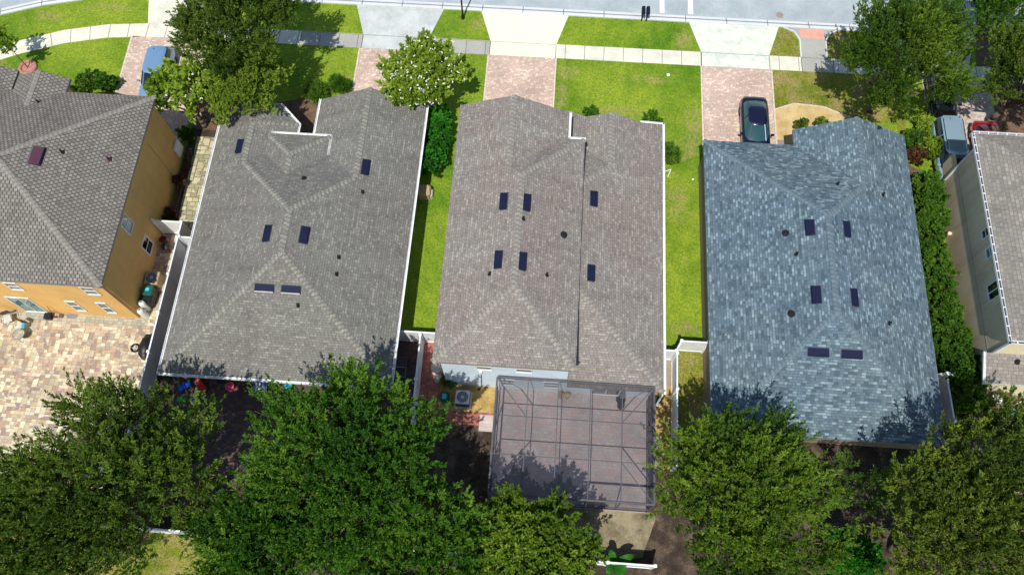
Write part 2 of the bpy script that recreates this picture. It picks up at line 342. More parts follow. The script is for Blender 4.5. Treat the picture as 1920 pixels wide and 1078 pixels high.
struct('road', strip(MB(), kerb_path, [(.5, .010), (9.0, .012)]), M['road'])
def resample(path, step):
    out = []; rem = 0.0
    for a, b in zip(path, path[1:]):
        a = Vector(a); b = Vector(b); L = (b - a).length; t = rem
        while t < L: out.append((a.lerp(b, t / L), (b - a).normalized())); t += step
        rem = t - L
    return out
kb = strip(MB(), kerb_path, [(-.02, .0), (-.02, .10), (.14, .125), (.22, .115), (.34, .03), (.62, .018), (.62, .0)])
strip(kb, kerb_path, [(.335, .037), (.385, .034)], 1)
for p, t in resample(kerb_path, 3.05):
    nrm = Vector((-t.y, t.x))
    for d0, d1, z0, z1 in ((-.02, .14, .104, .129), (.14, .22, .129, .119), (.22, .34, .119, .036), (.34, .62, .036, .023)):
        a = p + nrm * d0; b = p + nrm * d1; h = t * .025
        kb.add([(a.x - h.x, a.y - h.y, z0), (a.x + h.x, a.y + h.y, z0), (b.x + h.x, b.y + h.y, z1), (b.x - h.x, b.y - h.y, z1)], [(0, 1, 2, 3)], 1)
struct('kerb', kb, [M['curb'], M['joint']])
mk = MB()
for x0, x1 in ((8.0, 8.34), (10.12, 10.5)): mk.box(x0, x1, 43.1, 50.5, .008, .017)
struct('crosswalk_lines', mk, M['stripe'])
SW = [(-90, 2), (-62, 22.5), (-52, 29.4), (-46, 33.2), (-42, 35.5), (-39.2, 36.85), (-36.2, 38.0), (-33.2, 38.7), (-30.3, 38.98), (-26, 39.03), (60, 38.98)]
sw = MB(); cut = []
strip(sw, SW, [(-.62, .0), (-.62, .03), (.62, .03), (.62, 0)])
for p, t in resample(SW, 1.42):
    nrm = Vector((-t.y, t.x)); a = p - nrm * .62; b = p + nrm * .62; h = t * .018
    sw.add([(a.x - h.x, a.y - h.y, .034), (a.x + h.x, a.y + h.y, .034), (b.x + h.x, b.y + h.y, .034), (b.x - h.x, b.y - h.y, .034)], [(0, 1, 2, 3)], 1)
struct('sidewalk', sw, [M['walk'], M['joint']])
for x0, x1, mt in ((-18.6, -14.0, 'walkg'), (-9.1, -4.5, 'walkg'), (-14.0, -9.1, 'apron2'), (-4.5, .35, 'apron'), (11.03, 15.97, 'apron3'), (18.3, 20.6, 'walkg')):
    b = MB().box(x0, x1, 38.37, 39.59, .0, .038); x = x0 + 1.42
    while x < x1 and mt == 'walkg': b.box(x - .018, x + .018, 38.37, 39.59, .0, .042, 1); x += 1.42
    b.box(x0 - .02, x0 + .02, 38.36, 39.6, 0, .0425, 1); b.box(x1 - .02, x1 + .02, 38.36, 39.6, 0, .0425, 1)
    b.box(x0, x1, 39.575, 39.605, .0, .043, 1)
    struct('sidewalk_crossing' if 'apron' in mt else 'sidewalk_panels', b, [M[mt], M['joint']])
for (a, b, c, d), mt in ((((-30.3, 39.6), (-25.3, 39.6), (-24.4, 42.4), (-30.85, 42.15)), 'walk'), (((-14.0, 39.6), (-9.1, 39.6), (-8.25, 42.36), (-14.9, 42.36)), 'apron2'),
                         (((-4.5, 39.6), (.36, 39.6), (1.16, 42.36), (-5.4, 42.36)), 'apron'), (((11.03, 39.6), (15.97, 39.6), (16.84, 42.3), (10.18, 42.3)), 'apron3'),
                         (((25.6, 39.6), (30.4, 39.6), (31.2, 42.3), (24.8, 42.3)), 'apron2')):
    struct('driveway_apron', MB().prism([a, b, c, d], 0, .034), M[mt])
def flat(name, poly, mt, z): return struct(name, MB().prism(poly, -.05, z), M[mt])
def border(poly_edges, z=.036, wd=.12):
    b = MB()
    for (a, c) in poly_edges:
        a = Vector(a); c = Vector(c); t = (c - a).normalized(); n_ = Vector((-t.y, t.x)) * wd / 2
        b.prism([tuple(a - n_), tuple(c - n_), tuple(c + n_), tuple(a + n_)], 0, z)
    return b
flat('driveway', [(-31.15, 38.36), (-31.0, 29), (-25.3, 29), (-25.35, 38.36)], 'drive', .03)
flat('driveway', [(-14.03, 38.36), (-14.03, 31), (-9.0, 31), (-9.0, 38.36)], 'drive', .03)
flat('driveway', [(-4.5, 38.36), (-4.5, 29.5), (.33, 29.5), (.33, 38.36)], 'drive', .03)
flat('driveway', [(11.08, 38.36), (11.08, 29.6), (16.0, 29.6), (16.0, 38.36)], 'drive', .03)
d5 = P2((1737, 211), (1752.7, 252.7), (1869.6, 242), (1859, 197))
flat('driveway', [(d5[1][0], 28.0), (d5[2][0] + .1, 28.0), (d5[3][0] + .1, 38.36), (d5[0][0], 38.36)], 'drive5', .03)
struct('driveway_edging', border([((-14.1, 38.36), (-14.1, 31)), ((-4.57, 38.36), (-4.57, 30)), ((.4, 38.36), (.4, 30)), ((11.0, 38.36), (11.0, 29.8)), ((16.08, 38.36), (16.08, 29.8)), ((-31.2, 38.3), (-31.05, 30))]), M['stone'])
flat('ramp_walk', [(18.33, 39.6), (20.1, 39.6), (20.15, 41.4), (20.9, 42.3), (17.6, 42.3), (18.35, 41.3)], 'walkg', .032)
flat('tactile_plate', [(18.38, 41.42), (20.12, 41.36), (20.15, 42.2), (18.35, 42.22)], 'tactile', .042)
struct('ramp_kerb', border([((18.28, 39.62), (18.3, 41.2)), ((18.3, 41.2), (17.95, 41.9)), ((17.95, 41.9), (17.2, 42.28)), ((20.16, 39.62), (20.2, 41.2)), ((20.2, 41.2), (20.5, 41.85)), ((20.5, 41.85), (21.2, 42.28))], .10, .1), M['curb'])
struct('manhole_cover', MB().lathe((16.98, 43.45, .0), [(.27, 0), (.27, .02), (.24, .026)], 20), M['padp'])
struct('thin_lawn', MB().prism([(16.14, 34.9), (24.6, 34.2), (24.9, 29.0), (25.2, 29), (25.35, 38.34), (16.12, 38.34)], -.05, .006), M['dryg'])
struct('verge_lawn', MB().prism([(16.9, 42.25), (16.05, 39.62), (18.2, 39.62), (18.2, 41.2), (17.8, 41.9)], -.05, .006).prism([(20.3, 39.62), (24.6, 39.62), (24.6, 42.25), (20.9, 42.25), (20.35, 41.4)], -.05, .006), M['dryg'])
struct('gravel_bed', MB().prism([(16.12, 32.2), (16.12, 34.9), (17.5, 35.5), (19.6, 35.35), (21.5, 34.5), (22.6, 33.0), (22.6, 31), (16.3, 30.2), (16.3, 31.8)], -.05, .010), M['gravel'])
struct('entry_walk', MB().prism([(16.04, 30.2), (16.6, 30.2), (16.6, 32.4), (16.04, 32.4)], -.05, .022), M['padp'])
struct('gravel_edging', border([((16.12, 34.9), (17.5, 35.5)), ((17.5, 35.5), (19.6, 35.35)), ((19.6, 35.35), (21.5, 34.5)), ((21.5, 34.5), (22.6, 33.0))], .05, .1), M['stone'])
struct('mulch_bed', MB().prism([(-18, 28.5), (-15.2, 28.5), (-15.2, 33.0), (-14.1, 33.4), (-16.5, 34.0), (-20, 33.0), (-25, 33), (-25, 30)], -.05, .006).prism([(23.2, 12.5), (26.9, 12.5), (26.6, 30), (25.0, 31), (23.3, 31)], -.05, .009).prism([(27.3, 12.2), (24.5, 12.2), (24.5, 13.4), (27.3, 13.6)], -.05, .011)
       .prism([(2.3, 30.6), (7.9, 30.6), (7.9, 31.75), (6.0, 32.0), (2.5, 31.9)], -.05, .007).prism([(30.9, 29), (30.9, 39), (31.6, 45), (37, 38), (37, 29)], -.05, .007), M['mulch'])
struct('back_yard_soil', MB().prism([(-25.5, 3.5), (30, 3.5), (30, 12.4), (10.7, 12.4), (10.55, 10.8), (8.75, 10.8), (8.75, 12.2), (7.9, 12.5), (-25.5, 12.6)], -.05, .005).prism([(-17, -8), (30, -8), (30, 3.52), (-17, 3.52)], -.05, .0012), M['soil'])
struct('back_dry_grass', MB().prism([(-60, -30), (-17, -30), (-17, 3.4), (-60, 3.4)], -.05, .006), M['dryg'])
struct('wood_chip_bed', MB().prism([(10.5, -6), (16.6, -6), (16.2, 3.3), (10.8, 3.4)], -.05, .010), M['chips'])
struct('pale_soil_patch', MB().prism([(3.0, 3.9), (5.0, 3.6), (6.9, 4.0), (7.8, 6.5), (2.2, 6.5)], -.05, .012), M['sand'])
struct('house_gap_grass', MB().prism([(8.7, 11.8), (10.6, 11.8), (10.6, 16.4), (8.7, 16.4)], -.05, .008), M['dryg'])
struct('gravel_strip', MB().prism([(7.1, 9), (8.65, 9), (8.6, 15.7), (7.1, 15.7)], -.05, .012), M['straw'])
struct('side_slab', MB().prism([(7.4, 14.1), (8.58, 14.1), (8.58, 15.75), (7.4, 15.75)], -.05, .05), M['padp'])
struct('cage_step', MB().prism([(7.22, 9.0), (7.95, 9.0), (7.95, 11.0), (7.22, 11.0)], -.05, .08), M['padp'])
struct('patio_pavers', MB().prism([(-60, 3.6), (-25.0, 3.6), (-23.9, 11.0), (-23.15, 12.2), (-23.15, 22.3), (-60, 22.3)], -.05, .022), M['patio1'])
struct('patio_border', MB().prism([(-60, 15.75), (-24.7, 15.75), (-24.7, 16.3), (-60, 16.3)], -.05, .028), M['band'])
struct('side_soil', MB().prism([(-23.9, 11), (-21.5, 11), (-21.3, 30.6), (-25.0, 30.6), (-25.0, 22.4), (-23.2, 22.4)], -.05, .012), M['soil'])
struct('side_pavers', MB().prism([(-24.3, 22.5), (-21.6, 22.5), (-21.6, 30.0), (-24.4, 30.0)], -.05, .026), M['side'])
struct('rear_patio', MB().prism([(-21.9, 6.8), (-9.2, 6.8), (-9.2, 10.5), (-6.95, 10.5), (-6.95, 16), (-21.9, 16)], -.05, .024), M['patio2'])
struct('red_patio', MB().prism([(-6.8, 10.9), (-2.05, 10.9), (-2.05, 11.7), (-5.5, 11.7), (-5.5, 13.2), (-5.0, 15.9), (-6.8, 15.9)], -.05, .024), M['red'])
struct('straw_bed', MB().prism([(-5.5, 11.7), (-2.05, 11.7), (-2.05, 13.4), (-5.5, 13.4)], -.05, .026), M['straw'])
struct('cage_floor', MB().prism([(-1.98, 6.45), (7.2, 6.45), (7.2, 13.5), (-1.98, 13.5)], -.05, .06), M['cagef'])
struct('paver_pad', MB().prism([(-2.95, 10.55), (-2.05, 10.55), (-2.05, 11.55), (-2.95, 11.55)], -.05, .07), M['cagef'])
flat('lawn_edge_soil', [(-5.2, 27), (-4.95, 27), (-4.95, 13.4), (-5.2, 13.4)], 'soil', .006)
# ------------------------------------------------------------------ houses
class Roof:
    """faces: planar polygons (x,y,z); edges: outer eaves/rakes (a,b,gutter); caps: ridge and hip lines"""
    def __init__(s, faces): s.faces = [[Vector(p) for p in f] for f in faces]
    def normal(s, f):
        n = Vector((0, 0, 0))
        for i in range(len(f)):
            a, b = f[i], f[(i + 1) % len(f)]; n += a.cross(b)
        n.normalize(); return n if n.z > 0 else -n
    def build(s, house, mat, edges, caps, capmat, fascia='trim', gutter='white', thick=.17, gin=None, gw=.065):
        mb = MB(); so = MB(); vs = []; fs = []
        for f in s.faces:
            n = s.normal(f); u = Vector((0, 0, 1)).cross(n).normalized(); v = n.cross(u)
            area = sum(f[i].x * f[(i + 1) % len(f)].y - f[(i + 1) % len(f)].x * f[i].y for i in range(len(f)))
            if area < 0: f = list(reversed(f))
            mb.add(f, [tuple(range(len(f)))], 0, [[(p.dot(u) + 100, p.dot(v) + 100) for p in f]])
            so.add([p - Vector((0, 0, thick)) for p in reversed(f)], [tuple(range(len(f)))])
            b = len(vs); vs += f; fs.append([b + i for i in range(len(f))])
        roof = mb.build('roof', mat, house)
        s.bvh = BVHTree.FromPolygons(vs, fs)
        gt = MB()
        for a, b, gut in edges:
            a = Vector(a); b = Vector(b); d = (b - a); dh = Vector((d.x, d.y, 0)).normalized(); out = Vector((dh.y, -dh.x, 0))
            up = Vector((0, 0, 1))
            so.add([a + out * .004, b + out * .004, b - up * thick + out * .004, a - up * thick + out * .004], [(0, 1, 2, 3)])
            if gut:
                c = (a + b) / 2 + out * (gw + .01) - up * .07
                L = d.length / 2
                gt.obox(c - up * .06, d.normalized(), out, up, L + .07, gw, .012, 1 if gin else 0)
                gt.obox(c + out * (gw - .007), d.normalized(), out, up, L + .07, .012, .075)
                gt.obox(c - out * (gw - .01), d.normalized(), out, up, L + .07, .012, .06)
                k = int(L / (.28 if gin else .45))
                for i in range(k):
                    gt.obox(c + d.normalized() * (-L + (i + .5) * 2 * L / k) + up * .055, d.normalized(), out, up, .03 if gin else .02, gw - .005, .012)
        so.build('fascia', M[fascia], roof)
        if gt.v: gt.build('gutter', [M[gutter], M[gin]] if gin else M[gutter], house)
        if caps:
            for a, b in caps:
                cb = MB()
                a = Vector(a); b = Vector(b)
                if a.z > b.z: a, b = b, a
                L = (b - a).length; d = (b - a) / L; dh = Vector((d.x, d.y, 0)).normalized(); pr = Vector((dh.y, -dh.x, 0))
                sl_ = .43 if abs(d.z) < .05 else .30; n_ = int(L / .27)
                for i in range(n_):
                    p = a + d * (i * L / n_); q = a + d * ((i + 1.12) * L / n_); t = random.random()
                    for sgn in (-1, 1):
                        e = pr * (.17 * sgn) - Vector((0, 0, .17 * sl_))
                        hi = Vector((0, 0, .035)); lo = Vector((0, 0, .016))
                        quad = [p + hi, p + e + hi, q + e + lo, q + lo]
                        if sgn < 0: quad.reverse()
                        uu = (i * 1.37 + t * 20, t * 30)
                        cb.add(quad, [(0, 1, 2, 3)], 0, [[(i + .5, 0), (i + .5, sgn * .155), (i + .5 + .98, sgn * .155), (i + .5 + .98, 0)]])
                        cb.add([p + hi, p + e + hi, p + e + lo * .2, p + lo * .2], [(0, 1, 2, 3)], 0)
                cb.build('ridge_cap', capmat, roof)
        s.roof = roof; s.house = house
        return roof
    def hit(s, px, py):
        loc, nrm, _, _ = s.bvh.ray_cast(Vector((0, 0, HGT)), ray(px, py).normalized(), 300)
        if nrm.z < 0: nrm = -nrm
        return loc, nrm
    def vent(s, px, py, L=1.0, W_=.44, mat='metal', front=None):
        p, n = s.hit(px, py); u = Vector((0, 0, 1)).cross(n).normalized(); v = n.cross(u)
        b = MB(); c = p
        h0, h1 = .05, .17
        vs = []
        for i in (-1, 1):
            vs += [c + u * (L / 2 * i) - v * (W_ / 2), c + u * (L / 2 * i) + v * (W_ / 2), c + u * (L / 2 * i) + v * (W_ / 2) + n * h0, c + u * (L / 2 * i) - v * (W_ / 2 - .05) + n * h1, c + u * (L / 2 * i) - v * (W_ / 2 + .02) + n * (h1 - .05)]
        b.add(vs, [(0, 1, 2, 3, 4), (9, 8, 7, 6, 5), (1, 6, 7, 2), (2, 7, 8, 3)], 0)
        b.add(vs, [(3, 8, 9, 4), (4, 9, 5, 0)], 1)
        b.obox(c + n * .008, u, v, n, L / 2 + .04, W_ / 2 + .04, .012, 2)
        b.build('roof_vent', [M[mat], M[front or mat], M['flash']], s.roof)
    def pipe(s, px, py, r=.06, h=.28, mat='black'):
        p, n = s.hit(px, py)
        b = MB().tube(p - Vector((0, 0, .05)), p + Vector((0, 0, h)), r, n=10).lathe(p, [(r * 2.1, -.03), (r * 1.6, .05), (r, .12)], 10)
        b.build('vent_pipe', M[mat], s.roof)
def walls(house, foot, z, mat, label=None): 
    return MB().prism(foot, -.1, z).build('wall', M[mat], house)
def gable(house, tri, mat, y_in):
    MB().add([Vector(p) for p in tri] + [Vector(p) + Vector((0, -y_in, 0)) for p in tri], [tuple(range(len(tri))), tuple(reversed(range(len(tri), 2 * len(tri))))] + [(i, (i + 1) % len(tri), len(tri) + (i + 1) % len(tri), len(tri) + i) for i in range(len(tri))]).build('gable_wall', M[mat], house)
def window(house, axis, a, b, glass='glass', frame='white', split='h', out=1, name='window', label=None, proud=.05):
    """a,b opposite corners on the wall plane; axis = constant coordinate; out = direction of the outer side"""
    a = Vector(a); b = Vector(b); k = 0 if axis == 'y' else 1; cidx = 1 - k
    h0, h1 = sorted((a[k], b[k])); z0, z1 = sorted((a.z, b.z)); c = a[cidx]; t = .06
    f = MB(); q = MB()
    def bx(mb, u0, u1, w0, w1, d0, d1):
        d0, d1 = sorted((c + out * d0, c + out * d1))
        if axis == 'y': mb.box(u0, u1, d0, d1, w0, w1)
        else: mb.box(d0, d1, u0, u1, w0, w1)
    bx(f, h0, h1, z0, z0 + t, .0, proud + .02); bx(f, h0, h1, z1 - t, z1, .0, proud)
    bx(f, h0, h0 + t, z0 + t, z1 - t, .0, proud); bx(f, h1 - t, h1, z0 + t, z1 - t, .0, proud)
    if split == 'h': bx(f, h0 + t, h1 - t, (z0 + z1) / 2 - .03, (z0 + z1) / 2 + .03, .0, proud - .01)
    elif split == 'v': bx(f, (h0 + h1) / 2 - .03, (h0 + h1) / 2 + .03, z0 + t, z1 - t, .0, proud - .01)
    fr = f.build(name, M[frame], house); bx(q, h0 + t, h1 - t, z0 + t, z1 - t, -.01, .02); q.build('pane', M[glass], fr)
    if label: fr['label'] = label
    return fr
def downspout(house, x, y, z, mat='white', dx=0, dy=0):
    MB().box(x - .04, x + .04, y - .04, y + .04, .12, z).box(x - .04, x + .04 + dx, y - .04, y + .04 + dy, .05, .13).build('downspout', M[mat], house)

# ---- house 2 (grey green roof, hipped, octagonal bay)
H2 = thing('house', 'single storey house with grey green hipped roof, octagonal front bay and white gutters', 'house', (-14.9, 21, 0), 'houses in the row')
e, p = 2.75, .45
apR = (-14.91, 18.94, 5.80); apF = (-14.91, 21.75, 5.80)
LR = (-19.08, 25.92, 3.93); LF = (-19.08, 28.9, 3.93)
RR = (-11.70, 24.97, 4.36); RF = (-11.70, 31.75, 4.36)
vL = (-16.47, 28.45, e); vR = (-15.28, 28.52, e)
f2 = [[(-21.7, 12.15, e), (-8.12, 12.15, e), apR],
      [(-21.7, 12.15, e), apR, apF, LR, LF, (-21.7, 29.55, e)],
      [(-21.7, 29.55, e), LF, (-20.18, 31.1, e)], [(-20.18, 31.1, e), LF, (-17.9, 31.1, e)], [(-17.9, 31.1, e), LF, (-16.47, 29.66, e)],
      [(-16.47, 29.66, e), LF, LR, vL], [apF, RR, vR, vL, LR],
      [(-15.28, 31.75, e), RF, RR, vR], [(-8.12, 12.15, e), (-8.12, 31.75, e), RF, RR, apF, apR],
      # raised entry hip
      [(-18.15, 28.45, 3.42), (-14.02, 28.45, 3.42), (-16.08, 26.4, 4.35)],
      [(-18.15, 28.45, 3.42), (-16.08, 26.4, 4.35), (-16.08, 24.9, 4.35), (-18.15, 26.8, 3.42)],
      [(-14.02, 28.45, 3.42), (-14.02, 26.8, 3.42), (-16.08, 24.9, 4.35), (-16.08, 26.4, 4.35)]]
r2 = Roof(f2)
r2.build(H2, M['sh2'], [((-21.7, 12.15, e), (-8.12, 12.15, e), 1), ((-8.12, 12.15, e), (-8.12, 31.75, e), 1), ((-8.12, 31.75, e), RF, 0), (RF, (-15.28, 31.75, e), 0),
    ((-15.28, 31.75, e), vR, 1), ((-16.47, 28.45, e), (-16.47, 29.66, e), 1), ((-16.47, 29.66, e), (-17.9, 31.1, e), 1), ((-17.9, 31.1, e), (-20.18, 31.1, e), 1), ((-20.18, 31.1, e), (-21.7, 29.55, e), 1), ((-21.7, 29.55, e), (-21.7, 12.15, e), 1),
    ((-14.02, 28.45, 3.42), (-18.15, 28.45, 3.42), 1), ((-18.15, 28.45, 3.42), (-18.15, 26.8, 3.42), 1), ((-14.02, 26.8, 3.42), (-14.02, 28.45, 3.42), 1)],
    [((-21.7, 12.15, e), apR), ((-8.12, 12.15, e), apR), (apR, apF), (apF, LR), (apF, RR), (RR, RF), (LR, LF), (LF, (-20.18, 31.1, e)), (LF, (-17.9, 31.1, e)), (LF, (-16.47, 29.66, e)), ((-14.02, 28.45, 3.42), (-16.08, 26.4, 4.35)), ((-18.15, 28.45, 3.42), (-16.08, 26.4, 4.35)), ((-16.08, 24.9, 4.35), (-16.08, 26.4, 4.35))], M['cap2'])
walls(H2, [(-21.2, 15.6), (-12.4, 15.6), (-12.4, 12.6), (-8.55, 12.6), (-8.55, 31.4), (-14.85, 31.4), (-14.85, 28.0), (-16.9, 28.0), (-16.9, 29.5), (-18.05, 30.65), (-20.0, 30.65), (-21.2, 29.4)], 2.7, 'tanw')
gable(H2, [(-14.85, 31.4, 2.6), (-8.55, 31.4, 2.6), (-11.7, 31.4, 4.1)], 'tanw', .2)
for x in (-21.1, -16.8): MB().box(x - .15, x + .15, 12.5, 12.8, 0, 2.62).build('porch_column', M['tanw'], H2)
MB().box(-14.2, -13.6, 26.9, 28.3, 2.6, 3.35).box(-18.0, -14.1, 28.0, 28.3, 2.4, 3.35).build('entry_wall', M['tanw'], H2)
window(H2, 'x', (-8.55, 21, 1.0), (-8.55, 22.4, 2.2)); window(H2, 'x', (-8.55, 17, 1.0), (-8.55, 18.2, 2.2))
window(H2, 'y', (-20.5, 15.6, 0.03), (-18.2, 15.6, 2.15), split='v', out=-1, name='sliding_door')
for q in ((450, 275, 1.0, .40), (685, 314, 1.05, .44), (502, 438, 1.05, .44), (570, 441, 1.05, .46), (496, 540, 1.1, .46), (546, 543, 1.1, .46)): r2.vent(*q, front='acw' if q[1] > 500 else None)
for q in ((680, 361), (635, 483), (631, 515), (620, 667), (559, 573)): r2.pipe(*q)
r2.pipe(570, 335, .09, .2)
# ---- house 3 (taupe roof, two storey main part and low wing)
H3 = thing('house', 'pale blue two storey house with taupe roof, low right wing and screened pool cage behind', 'house', (0, 21, 0), 'houses in the row')
E3 = 5.5; zr = 7.21; zf = 6.88
a1 = (-1.22, 17.2, zr); a2 = (-1.22, 24.2, zr); g1 = (-2.05, 24.92, zf); g2 = (-2.05, 29.95, zf)
f3 = [[(-5.5, 13.0, E3), (2.43, 13.0, E3), a1], [(-5.5, 13.0, E3), a1, a2, g1, g2, (-5.5, 29.95, E3)],
      [(2.43, 13.0, E3), (2.43, 27.92, E3), a2, a1], [(2.43, 27.92, E3), (1.4, 27.92, E3), g1, a2], [(1.4, 27.92, E3), (1.4, 29.85, E3), g2, g1]]
r3 = Roof(f3)
r3.build(H3, M['sh3'], [((-5.5, 13.0, E3), (2.43, 13.0, E3), 0), ((2.43, 13.0, E3), (2.43, 27.92, E3), 0), ((2.43, 27.92, E3), (1.4, 27.92, E3), 1), ((1.4, 27.92, E3), (1.4, 29.85, E3), 1), ((1.4, 29.85, E3), g2, 0), (g2, (-5.5, 29.95, E3), 0), ((-5.5, 29.95, E3), (-5.5, 13.0, E3), 0)],
    [((-5.5, 13.0, E3), a1), ((2.43, 13.0, E3), a1), (a1, a2), ((2.43, 27.92, E3), a2), (g1, g2)], M['cap3'], fascia='soffit')
walls(H3, [(-5.14, 13.32), (2.1, 13.32), (2.1, 27.6), (1.1, 27.6), (1.1, 29.6), (-5.14, 29.6)], 5.45, 'bluew')
gable(H3, [(-5.14, 29.6, 5.4), (1.1, 29.6, 5.4), (-2.05, 29.6, 6.7)], 'bluew', .2)
e = 2.75
f3b = [[(7.7, 12.9, e), (2.11, 18.49, 5.08), (2.11, 12.9, e)],
       [(7.7, 12.9, e), (7.7, 31.25, e), (6.25, 31.0, 3.2), (4.2, 30.95, 4.19), (4.2, 26.95, 4.19), (2.11, 24.86, 5.08), (2.11, 18.49, 5.08)],
       [(4.2, 26.95, 4.19), (2.6, 28.55, 3.52), (1.12, 27.1, 4.14), (1.12, 24.86, 5.08), (2.11, 24.86, 5.08)],
       [(4.2, 26.95, 4.19), (4.2, 30.95, 4.19), (2.6, 31.0, 3.52), (2.6, 28.55, 3.52)],
       [(2.6, 28.55, 3.52), (2.6, 31.0, 3.52), (1.12, 31.0, 4.14), (1.12, 27.1, 4.14)]]
r3b = Roof(f3b)
rr = r3b.build(H3, M['sh3'], [((2.11, 12.9, e), (7.7, 12.9, e), 0), ((7.7, 12.9, e), (7.7, 31.25, e), 1), ((7.7, 31.25, e), (6.25, 31.0, 3.2), 1), ((6.25, 31.0, 3.2), (4.2, 30.95, 4.19), 0), ((4.2, 30.95, 4.19), (2.6, 31.0, 3.52), 0), ((2.6, 31.0, 3.52), (1.12, 31.0, 4.14), 0)],
    [((7.7, 12.9, e), (2.11, 18.49, 5.08)), ((4.2, 26.95, 4.19), (4.2, 30.95, 4.19)), ((4.2, 26.95, 4.19), (2.4, 25.15, 4.95))], M['cap3'], fascia='soffit')
walls(H3, [(2.1, 13.3), (7.2, 13.3), (7.2, 30.7), (1.15, 30.7), (1.15, 27.7), (2.1, 27.7)], 2.6, 'bluew')
MB().add([(1.15, 30.7, 2.5), (7.2, 30.7, 2.5), (6.2, 30.7, 3.0), (4.2, 30.7, 4.0), (2.6, 30.7, 3.35), (1.15, 30.7, 3.9)], [(0, 1, 2, 3, 4, 5)]).build('gable_wall', M['bluew'], H3)
for a, b in (((892.7, 685.5), (922.8, 693.5)), ((967, 690), (998, 698.5))):
    A_ = at_y(*a, 13.32); B_ = at_y(*b, 13.32); window(H3, 'y', (A_.x, 13.32, B_.z), (B_.x, 13.32, B_.z + 1.2), out=-1)
for a, b in (((940, 711), (965, 722)), ((1018.7, 718.5), (1047, 727))):
    A_ = at_y(*a, 13.32); B_ = at_y(*b, 13.32); window(H3, 'y', (A_.x, 13.32, max(.5, B_.z)), (B_.x, 13.32, max(.5, B_.z) + 1.2), out=-1, glass='teal')
window(H3, 'y', (3.7, 13.3, .1), (5.4, 13.3, 2.15), split='v', out=-1, name='sliding_door')
MB().path([at_y(902, 703, 13.26), at_y(903, 725, 13.26)], .02).build('cable', M['black'], H3)
MB().box(-3.0, -2.85, 13.2, 13.33, 3.0, 3.3).build('wall_box', M['white'], H3); MB().box(-3.2, -3.05, 13.22, 13.33, 1.3, 1.5).build('wall_box', M['white'], H3)
downspout(H3, 7.66, 12.8, 2.6, dx=.2)
for q in ((945, 378), (987, 380), (935, 487), (979, 490)): r3.vent(*q, 1.05, .42)
for q in ((1113, 373), (1108, 512)): r3b.vent(*q, 1.0, .42)
r3.pipe(981, 411); r3.pipe(918, 514); r3.pipe(1025, 516); r3.pipe(1056, 440, .12, .15)
# ---- house 4 (blue grey roof)
H4 = thing('house', 'single storey taupe house under a mottled blue grey shingle roof', 'house', (17, 21, 0), 'houses in the row')
p = .43; zr = 2.75 + 6.6 * p
b1 = (17.0, 17.45, zr); b2 = (17.0, 23.6, zr); w1 = (19.95, 26.55, 2.75 + 3.65 * p); w2 = (19.95, 31.55, 2.75 + 3.65 * p)
f4 = [[(10.4, 10.85, e), (23.6, 10.85, e), b1], [(10.4, 10.85, e), b1, b2, (10.4, 30.2, e)], [(10.4, 30.2, e), b2, w1, (16.3, 30.2, e)],
      [(16.3, 30.2, e), w1, w2, (16.3, 31.4, e)], [(23.6, 10.85, e), (23.6, 31.4, e), w2, w1, b2, b1]]
r4 = Roof(f4)
r4.build(H4, M['sh4'], [((10.4, 10.85, e), (23.6, 10.85, e), 0), ((23.6, 10.85, e), (23.6, 31.4, e), 0), ((23.6, 31.4, e), w2, 0), (w2, (16.3, 31.4, e), 0), ((16.3, 31.4, e), (16.3, 30.2, e), 0), ((16.3, 30.2, e), (10.4, 30.2, e), 0), ((10.4, 30.2, e), (10.4, 10.85, e), 0)],
    [((10.4, 10.85, e), b1), ((23.6, 10.85, e), b1), (b1, b2), (b2, (10.4, 30.2, e)), (b2, w1), (w1, w2)], M['cap4'], fascia='soffit')
walls(H4, [(10.6, 11.2), (23.3, 11.2), (23.3, 31.1), (16.6, 31.1), (16.6, 29.8), (10.6, 29.8)], 2.7, 'brownw')
MB().add([(16.6, 31.1, 2.6), (23.3, 31.1, 2.6), (19.95, 31.1, 4.05)], [(0, 1, 2)]).build('gable_wall', M['brownw'], H4)
MB().box(11.2, 15.9, 29.78, 29.86, 0, 2.2).build('garage_door', M['trim'], H4)
for q in ((1519, 427, 1.0, .5), (1587, 430, 1.0, .4), (1531, 553, 1.05, .5), (1601, 558, 1.05, .4), (1534, 660, 1.15, .46), (1597, 664, 1.15, .46)): r4.vent(*q)
for q in ((1474, 437), (1485, 588)): r4.pipe(*q, .12, .14)
for q in ((1570, 346), (1655, 366), (1667, 607), (1493, 477)): r4.pipe(*q)
